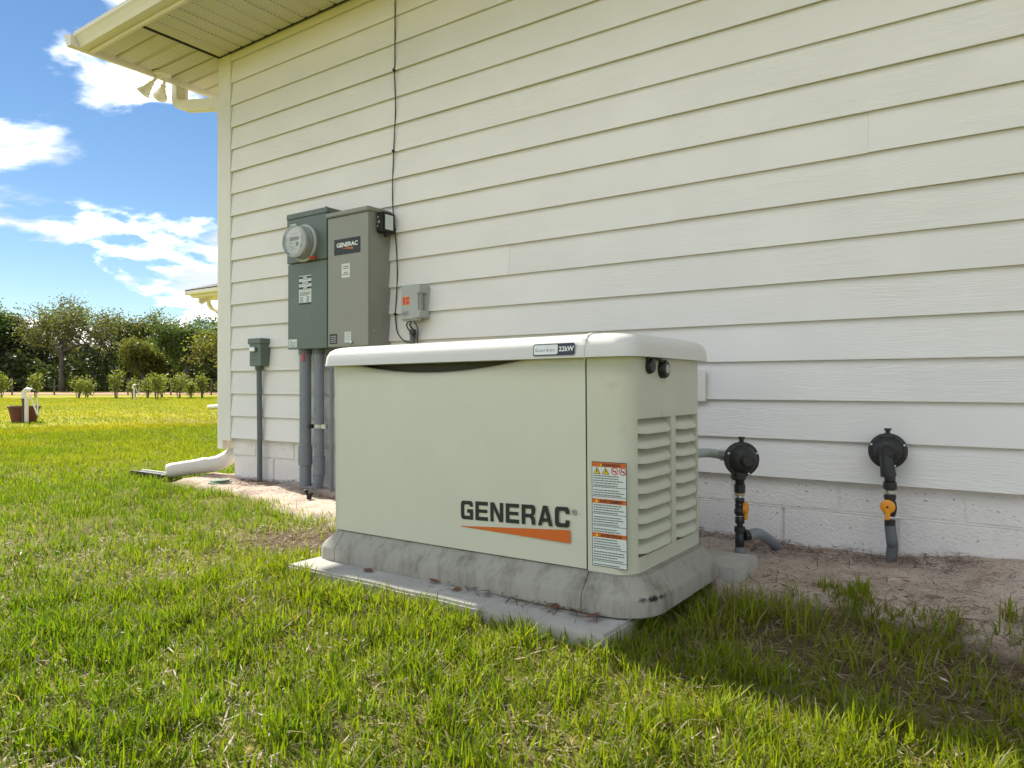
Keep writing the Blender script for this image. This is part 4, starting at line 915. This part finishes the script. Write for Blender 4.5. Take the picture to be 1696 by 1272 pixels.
tube('branch_sleeve', smooth_path([(x1_ + .028, y1_ + .02, z + .045), (x1_ + .05, y1_ + .06, z + .046), (te.x - .02, te.y - .09, .06), (te.x, te.y, .0)], 5), .019, 'pvc_grey', t1, 16)
lathe('branch_collar', (x1_ + .012, y1_ + .009, z + .045), (0.6, .7, 0), [(.02, 0), (.021, .01), (.02, .016)], 'fitting', t1, 14)
hs_ = thing('gas_hose', 'short grey flexible hose between the generator and the gas regulator', 'hose', (r1c.x - .15, r1c.y, 0))
h1 = r1c + Vector((-.028, -.012, .012)); h0 = Vector((-.96, BY1 - .03, h1.z + .004))
tube('hose', smooth_path([h0, h0 + Vector((.02, .16, .0)), h1 + Vector((-.10, .004, .004)), h1 + Vector((-.03, 0, 0))], 6), .0165, 'net_grey', hs_, 14)
dd = Vector((1, -.05, 0)); lathe('hose_nut', h1 + Vector((-.045, 0, 0)), dd, [(.017, 0), (.021, .003), (.021, .024), (.018, .026), (.018, .04)], 'steel', hs_, 8)
# sprinkler head poking from the sand
sp0 = onz(511, 826, 0.02)
sk = thing('sprinkler_head', 'tiny black sprinkler head in the sand by the conduit pipes', 'sprinkler', (sp0.x, sp0.y, 0))
lathe('riser', (sp0.x, sp0.y, -.02), (.1, 0, 1), [(.014, 0), (.014, .06), (.02, .062), (.021, .075), (.012, .08)], 'rubber', sk, 12)
lathe('nozzle', (sp0.x + .004, sp0.y, .052), (-.3, -.8, .5), [(.009, 0), (.009, .03), (.005, .032)], 'rubber', sk, 10)

# ------------------------------------------------------------------ far end of the lawn
ec = atZ(316, 17.5)
wing = thing('house_wing', 'far wing of the house with dark hip roof and cream eave', 'house', (ec.x + .6, ec.y + .6, 0))
wz = 0.655 + (YH - 492) / F_PX * 17.5
box('wall', (ec.x + .62, ec.x + 9), (ec.y + .62, ec.y + 8), (0, wz), 'wall_paint', wing)
box('soffit', (ec.x + .03, ec.x + 9.6), (ec.y + .03, ec.y + 8.6), (wz, wz + .02), 'vinyl', wing)
box('fascia', (ec.x, ec.x + .025), (ec.y, ec.y + 8.6), (wz - .02, wz + .15), 'vinyl', wing)
box('fascia', (ec.x + .026, ec.x + 9.6), (ec.y, ec.y + .025), (wz - .02, wz + .15), 'vinyl', wing)
box('gutter', (ec.x - .11, ec.x - .002), (ec.y - .11, ec.y + 8.6), (wz + .04, wz + .15), 'vinyl', wing, .02)
box('gutter', (ec.x - .0, ec.x + 9.6), (ec.y - .11, ec.y - .002), (wz + .04, wz + .15), 'vinyl', wing, .02)
rx0, ry0 = ec.x - .12, ec.y - .12; wy = 4.36
mesh('roof', [(rx0, ry0, wz + .16), (rx0 + 9.8, ry0, wz + .16), (rx0 + 9.8, ry0 + 2 * wy, wz + .16), (rx0, ry0 + 2 * wy, wz + .16), (rx0 + wy, ry0 + wy, wz + .16 + wy * .36), (rx0 + 9.8 - wy, ry0 + wy, wz + .16 + wy * .36)], [(0, 1, 5, 4), (1, 2, 5), (2, 3, 4, 5), (3, 0, 4), (3, 2, 1, 0)], 'shingle', wing)
rect_tube('downspout', [(ec.x - .04, ec.y + .5, wz + .05), (ec.x - .04, ec.y + .5, wz - .12), (ec.x + .1, ec.y + .5, wz - .25), (ec.x + .54, ec.y + .62, wz - .42), (ec.x + .56, ec.y + .64, .2)], .045, .035, 'vinyl', wing)
q = atZ(346, 17.5); floodlight((q.x, q.y), wz, 'small floodlight pair under the far eave', 1.5, ((.3, -1, -.35), (-.5, -.8, -.35)))
t = thing('drain_pipe', 'short white drain pipe lying on the far lawn below the far eave', 'pipe', atZ(358, 19))
tube('pipe', [atZ(346, 19.2, .05), atZ(358, 19.0, .07), atZ(376, 18.8, .13)], .06, 'pvc_white', t, 12)

# red pot with white standpipe
pp = onz(40, 699, 0)
pot = thing('flower_pot', 'dark red flower pot on the lawn behind the white standpipe', 'pot', pp)
lathe('pot', (pp.x, pp.y, 0), (0, 0, 1), [(.185, 0), (.235, .25), (.252, .255), (.252, .285), (.23, .285), (.215, .22)], 'terracotta', pot, 28)
lathe('soil', (pp.x, pp.y, .2), (0, 0, 1), [(.22, 0), (.22, .035), (0, .04)], 'soil_dark', pot, 20)
tube('dead_stem', [(pp.x - .05, pp.y, .23), (pp.x - .07, pp.y, .36), (pp.x - .12, pp.y, .40)], .008, 'soil_dark', pot, 6)
def standpipe(p, s, label, ax=RD):
    t = thing('standpipe', label, 'standpipe', p); p = Vector(p)
    tube('post', [p + Vector((0, 0, -.02)), p + Vector((0, 0, .46 * s))], .032 * s, 'pvc_white', t, 14)
    tube('timber_stake', [p - ax * .055 * s + Vector((0, .0, -.02)), p - ax * .055 * s + Vector((0, 0, .42 * s))], .025 * s, 'wood_post', t, 4)
    tube('elbow', smooth_path([p - ax * .05 * s + Vector((0, 0, .42 * s)), p - ax * .045 * s + Vector((0, 0, .52 * s)), p + ax * .01 * s + Vector((0, 0, .57 * s)), p + ax * .09 * s + Vector((0, 0, .555 * s))], 6), .038 * s, 'pvc_white', t, 14)
    tube('spout', [p + ax * .08 * s + Vector((0, 0, .556 * s)), p + ax * .15 * s + Vector((0, 0, .545 * s))], [.028 * s, .018 * s], 'rubber', t, 10)
    tube('drop_pipe', [p + ax * .06 * s + Vector((0, 0, .48 * s)), p + ax * .19 * s + Vector((0, 0, .13 * s))], .014 * s, 'pvc_white', t, 8)
    tube('drop_pipe', [p + ax * .19 * s + Vector((0, 0, .45 * s)), p + ax * .195 * s + Vector((0, 0, .13 * s))], .013 * s, 'pvc_white', t, 8)
sp_ = onz(44, 700, 0); standpipe((sp_.x, sp_.y, 0), 1.0, 'white plastic standpipe with a bent top in front of the red pot')
sp_ = onz(222, 661.5, 0); standpipe((sp_.x, sp_.y, 0), 1.15, 'small standpipe between the shrubs in the distance')

# dirt strip behind the fence
a, b_ = atZ(-900, 47), atZ(700, 47); c_, d_2 = atZ(700, 60), atZ(-900, 60)
o = mesh('dirt_track', [(*a.xy, .02), (*b_.xy, .02), (*c_.xy, .02), (*d_2.xy, .02)], [(0, 1, 2, 3)], 'dirt'); o['kind'] = 'structure'
# fence
fo = atZ(180, 45.5)
fence = thing('fence', 'wire fence on dark posts behind the row of shrubs', 'fence', fo)
posts = [-420, -330, -250, -160, -75, 20, 90, 150, 212, 283, 350, 430, 520]
for k, px in enumerate(posts):
    p = atZ(px, 45.5); tube('post', [p + Vector((0, 0, -.1)), p + Vector((.01 * (k % 3), 0, 1.05 + .06 * (k % 2)))], .05, 'wood_post', fence, 7)
for zz in (.25, .55, .85, 1.0): tube('wire', [atZ(px, 45.45, zz - .02 * (k % 2)) for k, px in enumerate(posts)], .006, 'wire', fence, 4)

def leaf_cloud(P, size, n_per, spread, seed, flat=0.6):
    """quads scattered round the points P; returns arrays"""
    r = np.random.default_rng(seed); P = np.asarray(P, float)
    c = np.repeat(P, n_per, 0); c = c + r.normal(0, 1, c.shape) * spread
    n = len(c); a = r.normal(0, 1, (n, 3)); a[:, 2] *= flat; a /= np.linalg.norm(a, axis=1)[:, None]
    b = np.cross(a, r.normal(0, 1, (n, 3))); b /= np.linalg.norm(b, axis=1)[:, None]
    s = (size * r.uniform(.6, 1.3, n))[:, None]
    V = np.stack([c - a * s, c + b * s * .55, c + a * s, c - b * s * .55], 1).reshape(-1, 3)
    return V
def quad_mesh(name, V, m, parent=None, off=None):
    me_ = bpy.data.meshes.new(name); n = len(V)
    if off is not None: V = V - np.array(off)
    me_.vertices.add(n); me_.vertices.foreach_set('co', V.astype(np.float32).ravel()); me_.loops.add(n); me_.loops.foreach_set('vertex_index', np.arange(n, dtype=np.int32))
    me_.polygons.add(n // 4); me_.polygons.foreach_set('loop_start', np.arange(0, n, 4, dtype=np.int32)); me_.update(calc_edges=True)
    return link(name, me_, m, parent)
def tree(px, Z, h, spread, leafm, nleaf, label, seed, lsize=.22, trunk_h=.28, crown_lo=.3, lean=0.0, trunk_r=.22, levels=4, clump=.38, group='trees along the far edge of the field', nbr=3):
    rr = random.Random(seed); base = atZ(px, Z)
    t = thing('tree', label, 'tree', base, group); TV = []; TF = []; tips = []
    def add(pts, rad, seg):
        V_, F_ = tube_geo(pts, rad, seg); b0 = len(TV); TV.extend(V_); TF.extend(tuple(i + b0 for i in f_) for f_ in F_)
    def grow(p, d, ln, r, lv):
        pts = [p]; rad = [r]; q = p.copy(); dd_ = d.copy()
        for k in range(3):
            dd_ = (dd_ + Vector((rr.uniform(-1, 1), rr.uniform(-1, 1), rr.uniform(-.5, .7))) * .22).normalized(); q = q + dd_ * ln / 3; pts.append(q.copy()); rad.append(r * (1 - .16 * (k + 1)))
        add(pts, rad, 6 if lv > 1 else 4)
        if lv <= 2: tips.extend([pts[2], pts[3]])
        if lv == 0: return
        for k in range(nbr + (rr.random() < .4)):
            a = rr.uniform(0, 6.283); el = rr.uniform(.25, .95)
            nd_ = (dd_ * el + Vector((math.cos(a) * spread, math.sin(a) * spread, rr.uniform(-.15, .45)))).normalized()
            grow(pts[2].lerp(pts[3], rr.random()), nd_, ln * rr.uniform(.62, .82), r * rr.uniform(.42, .58), lv - 1)
    grow(Vector((base.x, base.y, -.1)), Vector((lean, 0, 1)).normalized(), h * trunk_h, trunk_r, levels)
    T = np.array([tuple(q) for q in tips]); k = h * 0.97 / max(T[:, 2].max(), .1)
    sxy = min(1.0, k) if k < 1 else k ** .5
    sc = np.array([sxy, sxy, k]); b3 = np.array([base.x, base.y, 0]); T = (T - b3) * sc + b3
    TVs = [(b3 + (np.array(tuple(v)) - b3) * sc) for v in TV]
    mesh('trunk', TVs, TF, 'bark', t, True)
    T = T[T[:, 2] > h * crown_lo]
    V_ = leaf_cloud(T, lsize * .72, max(1, int(1.7 * nleaf / max(len(T), 1))), clump, seed)
    V_[:, 2] = np.maximum(V_[:, 2], .1)
    quad_mesh('crown', V_, leafm, t, tuple(base)); return t
tree(102, 66, 9.0, 1.15, 'leaf_oak', 3600, 'broad spreading oak with bare crooked limbs and thin foliage', 11, .16, .26, .25, 0, .22, 4, .42, nbr=3)
tree(22, 70, 8.3, .8, 'leaf_grey', 6500, 'greyish mossy tree left of the broad oak', 12, .2, .3, .15, 0, .25)
tree(-45, 69, 8.6, .9, 'leaf_green', 6500, 'green tree standing left of the greyish mossy tree', 13, .2, .3, .2)
tree(60, 78, 8.2, .8, 'leaf_grey', 5000, 'dull green tree showing behind the broad oak', 14, .2, .3, .2)
tree(160, 72, 9.1, .65, 'leaf_oak', 2600, 'tall sparse tree right of the broad oak', 15, .17, .36, .3, .05, .22)
tree(186, 75, 8.4, .6, 'leaf_oak', 2600, 'slim sparse tree with upright limbs beside a gap of sky', 25, .17, .36, .25, .0, .2)
tree(226, 73, 8.6, .55, 'leaf_oak', 2600, 'slender sparse tree rising above the lower woods', 16, .17, .4, .35, .04, .18)
tree(262, 77, 7.3, 1.0, 'leaf_grey', 6500, 'wide dull olive tree behind the rounded green tree', 17, .2, .28, .1)
tree(238, 64, 4.6, .9, 'leaf_yellow', 5200, 'low yellow-green tree in front of the woods', 18, .16, .25, .08, clump=.35)
tree(306, 63, 6.3, 1.0, 'leaf_green', 12000, 'dense rounded dark green tree near the far eave', 19, .18, .22, .04, clump=.45, nbr=4)
tree(345, 74, 8.0, .6, 'leaf_green', 4200, 'tall thin tree behind the rounded green tree', 20, .18, .36, .25)
tree(365, 55, 5.0, .35, 'leaf_yellow', 800, 'young pine with a bare straight stem by the house corner', 21, .16, .6, .45, 0, .07, 3, .22)
tree(410, 68, 7.5, .9, 'leaf_green', 5000, 'green tree hidden mostly behind the house corner', 22)
tree(-150, 70, 8.5, .9, 'leaf_oak', 5000, 'oak at the far left end of the woods', 23)
tree(-260, 68, 8.0, .9, 'leaf_green', 5000, 'green tree beyond the oak at the left end of the woods', 24)
# undergrowth and the wood behind, read as one mass
r_ = np.random.default_rng(31)
def band(n, px0, px1, Z0_, Z1_, hmax, seed, pw=1.0):
    r = np.random.default_rng(seed); px = r.uniform(px0, px1, n); Z = r.uniform(Z0_, Z1_, n)
    hh = hmax * (.78 + .22 * np.sin(px * .043 + 1.3) * np.sin(px * .017)) ; z = hh * r.random(n) ** pw
    return np.array([tuple(atZ(a, b, c)) for a, b, c in zip(px, Z, z)])
o = quad_mesh('undergrowth', leaf_cloud(band(17000, -520, 620, 66, 82, 4.4, 1, .8), .27, 2, .25, 2), 'leaf_dark'); o['kind'] = 'stuff'; 
o = quad_mesh('distant_wood', np.concatenate([leaf_cloud(band(9000, -700, 800, 86, 100, 6.6, 3), .42, 2, .35, 4), leaf_cloud(band(9000, -620, 720, 76, 86, 6.0, 5, .75), .3, 2, .3, 6)]), 'leaf_grey'); o['kind'] = 'stuff'
# shrubs in a row
def shrub(px, Z, h, wd, seed, label):
    rr = random.Random(seed); base = atZ(px, Z); t = thing('shrub', label, 'shrub', base, 'young shrubs in a row before the fence'); TV = []; TF = []; tips = []
    for k in range(7):
        a = rr.uniform(0, 6.28); e = base + Vector((math.cos(a) * wd * rr.uniform(.2, .9), math.sin(a) * wd * rr.uniform(.2, .9), h * rr.uniform(.62, 1.0)))
        m_ = base.lerp(e, .5) + Vector((0, 0, h * .12)); V_, F_ = tube_geo(smooth_path([base + Vector((math.cos(a) * .05, math.sin(a) * .05, -.05)), m_, e], 3), .014, 5); b0 = len(TV); TV += V_; TF += [tuple(i + b0 for i in f_) for f_ in F_]
        for q in (.35, .5, .65, .8, .92, 1.0): tips.append(base.lerp(m_, q * 2) if q < .5 else m_.lerp(e, q * 2 - 1))
    mesh('stems', TV, TF, 'bark', t)
    V_ = leaf_cloud([tuple(p) for p in tips], .05, 17, .12, seed); V_[:, 2] = np.maximum(V_[:, 2], .06); quad_mesh('foliage', V_, 'leaf_shrub', t, tuple(base))
shrubs = [(-120, 37, 1.0, .5), (-60, 36, 1.1, .5), (2, 36, 1.15, .55), (62, 37, 1.15, .5), (128, 35, 1.2, .5), (147, 36, 1.0, .4), (190, 35, 1.15, .5), (228, 38, .95, .45), (246, 35.5, 1.2, .35), (256, 33, 1.0, .3), (272, 36, 1.0, .42), (298, 35, 1.3, .45), (315, 36, .95, .4), (340, 35.5, 1.05, .4), (364, 36, .9, .35), (392, 36, 1.0, .4)]
for k, (px, Z, h, wd) in enumerate(shrubs): shrub(px + random.uniform(-5, 5), Z + random.uniform(-1, 1), h * random.uniform(.75, 1.15), wd * random.uniform(.7, 1.1), 40 + k, 'young light green shrub in the row before the wire fence')

# ------------------------------------------------------------------ grass, litter
def blades(n, rmin, rmax, hmin, hmax, wmin, wmax, seed, segs, ang=(-43, 43), clump=1.0, dens_pow=1.0, dry=.07):
    r = np.random.default_rng(seed)
    th = np.radians(r.uniform(ang[0], ang[1], n)); rad = np.sqrt(r.uniform(rmin ** 2, rmax ** 2, n)) if dens_pow == 1 else rmin * (rmax / rmin) ** r.random(n)
    vx = np.array(VD)[:2]; rx_ = np.array(RD)[:2]
    x = rad * (np.cos(th) * vx[0] + np.sin(th) * rx_[0]); y = CAM.y + rad * (np.cos(th) * vx[1] + np.sin(th) * rx_[1])
    sa = sand_amount(x, y); ba = bare_amount(x, y)
    keep = ~((x > -4.56) & (y > -0.02)) & ~((x > -2.03) & (x < -.80) & (y > -1.425) & (y < -.5)) & ~((x > -1.05) & (x < -.70) & (y > -.74) & (y < -.49))
    tuft = fast_noise(x, y, 9, 21) * .6 + fast_noise(x, y, 23, 22) * .5
    tufty = np.clip(tuft * 1.2 + .25, 0, 1)
    p = (1 - sa) * (1 - .86 * ba) + sa * .0 + .30 * ((sa > .2) & (sa < .98) & (tuft > .35))
    p = p * (0.35 + .65 * np.clip(tufty + .35 * (rad > 5), 0, 1))
    # scattered tufts on the sand to the right of the generator
    p = np.where((x > -.75) & (y > -1.0) & (y < -.62) & (fast_noise(x, y, 5, 33) > .42), np.maximum(p, .6), p)
    p = np.where((y > -0.42) & (x > -4.7), 0, p)
    keep &= r.random(n) < p
    x, y, tuft, ba, rad = x[keep], y[keep], tuft[keep], ba[keep], rad[keep]; n = len(x)
    h = r.uniform(hmin, hmax, n) * (.75 + .5 * np.clip(tuft + .3, 0, 1)); w_ = r.uniform(wmin, wmax, n)
    h = np.where((x > -.72) & (y > -1.2) & (fast_noise(x, y, 4.3, 77) > .15), h * 1.9, h)
    az = r.uniform(0, 2 * np.pi, n); lean = np.abs(r.normal(.48, .36, n)); lean = np.clip(lean, .03, 1.25)
    dry_ = r.random(n) < (dry + .25 * ba)
    lean = np.where(dry_, np.clip(lean + .5, 0, 1.45), lean)
    dx, dy_ = np.cos(az), np.sin(az); fa = az + np.pi / 2 + r.normal(0, .5, n); sx, sy = np.cos(fa), np.sin(fa)
    z0 = ground_z(x, y) - .004
    lv = [0, .5, .85, 1.0][:segs + 1] if segs == 3 else ([0, .6, 1.0] if segs == 2 else [0, 1.0])
    rows = []
    for k, s_ in enumerate(lv):
        bend = lean * (s_ ** 1.7) * h; up = h * s_ * np.sqrt(np.clip(1 - (lean * s_ * .62) ** 2, .08, 1))
        cx_, cy_, cz_ = x + dx * bend, y + dy_ * bend, z0 + up
        ww = w_ * (1 - s_ ** 2.2) * (.8 + .4 * min(s_ * 3, 1)) * .5
        if k < len(lv) - 1: rows.append(np.stack([cx_ - sx * ww, cy_ - sy * ww, cz_], -1)); rows.append(np.stack([cx_ + sx * ww, cy_ + sy * ww, cz_], -1))
        else: rows.append(np.stack([cx_, cy_, cz_], -1))
    Vn = len(rows); V = np.stack(rows, 1).reshape(-1, 3); b = np.arange(n)[:, None] * Vn
    tris = []
    for k in range(len(lv) - 2): tris += [(2 * k, 2 * k + 1, 2 * k + 3), (2 * k, 2 * k + 3, 2 * k + 2)]
    k = len(lv) - 2; tris.append((2 * k, 2 * k + 1, 2 * k + 2))
    T = (b[:, :, None] + np.array(tris)[None]).reshape(-1, 3) if False else (np.arange(n)[:, None, None] * Vn + np.array(tris)[None]).reshape(-1, 3)
    g = r.random(n)[:, None]; hue = np.clip(fast_noise(x, y, .9, 41) * .5 + .5 + r.normal(0, .22, n), 0, 1)[:, None]
    green = np.array([.090, .170, .008]) * (1 - hue) + np.array([.195, .235, .010]) * hue; away = np.clip((np.hypot(x + 3, y + 1) - 2.0) / 6, 0, 1)[:, None]   # backlit glow of far blades put into their colour, growing away from the house
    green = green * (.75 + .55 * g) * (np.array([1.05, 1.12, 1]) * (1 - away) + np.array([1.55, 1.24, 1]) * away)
    straw = np.array([.34, .28, .16]) * (.55 + .7 * g)
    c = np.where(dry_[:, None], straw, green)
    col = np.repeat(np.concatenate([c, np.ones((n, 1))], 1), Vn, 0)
    return V, T, col
def grass_obj(name, parts, m):
    V = []; T = []; Cc = []; b = 0
    for v, t_, c in parts: V.append(v); T.append(t_ + b); Cc.append(c); b += len(v)
    V = np.concatenate(V); T = np.concatenate(T); Cc = np.concatenate(Cc)
    me_ = bpy.data.meshes.new(name); me_.vertices.add(len(V)); me_.vertices.foreach_set('co', V.astype(np.float32).ravel())
    me_.loops.add(T.size); me_.loops.foreach_set('vertex_index', T.ravel().astype(np.int32)); me_.polygons.add(len(T)); me_.polygons.foreach_set('loop_start', np.arange(0, T.size, 3, dtype=np.int32))
    me_.update(calc_edges=True); a = me_.color_attributes.new('col', 'FLOAT_COLOR', 'POINT'); a.data.foreach_set('color', Cc.astype(np.float32).ravel())
    o = link(name, me_, m); o['kind'] = 'stuff'; return o
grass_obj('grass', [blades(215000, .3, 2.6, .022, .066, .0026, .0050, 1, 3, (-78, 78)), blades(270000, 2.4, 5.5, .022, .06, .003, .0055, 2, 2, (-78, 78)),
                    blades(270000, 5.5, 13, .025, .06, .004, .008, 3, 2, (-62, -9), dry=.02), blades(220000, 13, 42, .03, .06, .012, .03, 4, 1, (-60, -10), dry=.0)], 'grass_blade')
# dry thatch, needles and small dead leaves: flat strips lying on the soil, the sand and the slab
def litter(n, region, lmin, lmax, wmin, wmax, seed, cols, zf, lift=.004):
    r = np.random.default_rng(seed); x, y = region(r, n); n = len(x); L_ = r.uniform(lmin, lmax, n) * .5; w_ = r.uniform(wmin, wmax, n) * .5; a = r.uniform(0, np.pi * 2, n)
    z = zf(x, y) + r.uniform(.001, lift, n); tl = r.normal(0, .22, n)
    d = np.stack([np.cos(a), np.sin(a), tl], -1); s = np.stack([-np.sin(a), np.cos(a), r.normal(0, .3, n)], -1); c = np.stack([x, y, z], -1)
    V = np.stack([c - d * L_[:, None], c + s * w_[:, None], c + d * L_[:, None], c - s * w_[:, None]], 1).reshape(-1, 3)
    T = (np.arange(n)[:, None, None] * 4 + np.array([[0, 1, 2], [0, 2, 3]])[None]).reshape(-1, 3)
    cl = np.array(cols)[r.integers(0, len(cols), n)] * r.uniform(.6, 1.3, n)[:, None]
    return V, T, np.repeat(np.concatenate([cl, np.ones((n, 1))], 1), 4, 0)
def reg_wall(r, n):
    x = r.uniform(-4.4, .9, n); y = -np.abs(r.normal(0, .16, n)) - .01
    k = (fast_noise(x, y, 3.1, 51) + .4 * fast_noise(x, y, 9, 52)) > -.05; k &= ~((x > -2.05) & (x < -.7) & (y < -.48)); return x[k], y[k]
def reg_soil(r, n):
    x = r.uniform(-3.2, .6, n); y = r.uniform(-1.5, -.45, n); k = (bare_amount(x, y) > .35) & ~((x > -2.05) & (x < -.69)); return x[k], y[k]
def reg_pad(r, n):
    x = r.uniform(-1.85, -.86, n); y = -1.312 - np.abs(r.normal(0, .028, n)); k = (y > -1.41) & (fast_noise(x, y * 0, 3, 53) + r.normal(0, .5, n) > .0); return x[k], y[k]
def reg_lawn(r, n):
    th = np.radians(r.uniform(-75, 75, n)); rad = r.uniform(.4, 3.6, n); x = rad * (np.cos(th) * VD.x + np.sin(th) * RD.x); y = CAM.y + rad * (np.cos(th) * VD.y + np.sin(th) * RD.y)
    k = (y < -.4) & ~((x > -2.05) & (x < -.69) & (y > -1.44)); return x[k], y[k]
browns = [(.10, .06, .035), (.17, .10, .06), (.24, .15, .09), (.06, .04, .025)]
pz = lambda x, y: np.full_like(x, PZ + .002)
grass_obj('leaf_litter', [litter(9000, reg_wall, .02, .09, .0012, .003, 61, browns, ground_z, .02), litter(5000, reg_soil, .02, .07, .0015, .004, 62, browns, ground_z, .012),
          litter(420, reg_pad, .015, .06, .0012, .0035, 63, browns, pz, .012), litter(14, reg_pad, .04, .065, .02, .032, 64, [(.22, .10, .05), (.16, .08, .05)], pz, .015),
          litter(28000, reg_lawn, .015, .06, .0015, .005, 65, [(.30, .24, .14), (.22, .17, .10), (.38, .32, .22), (.13, .09, .05)], ground_z, .02),
          litter(90, reg_lawn, .025, .05, .012, .022, 66, [(.22, .12, .06), (.34, .27, .18), (.5, .44, .34)], ground_z, .03)], 'dry_leaf')
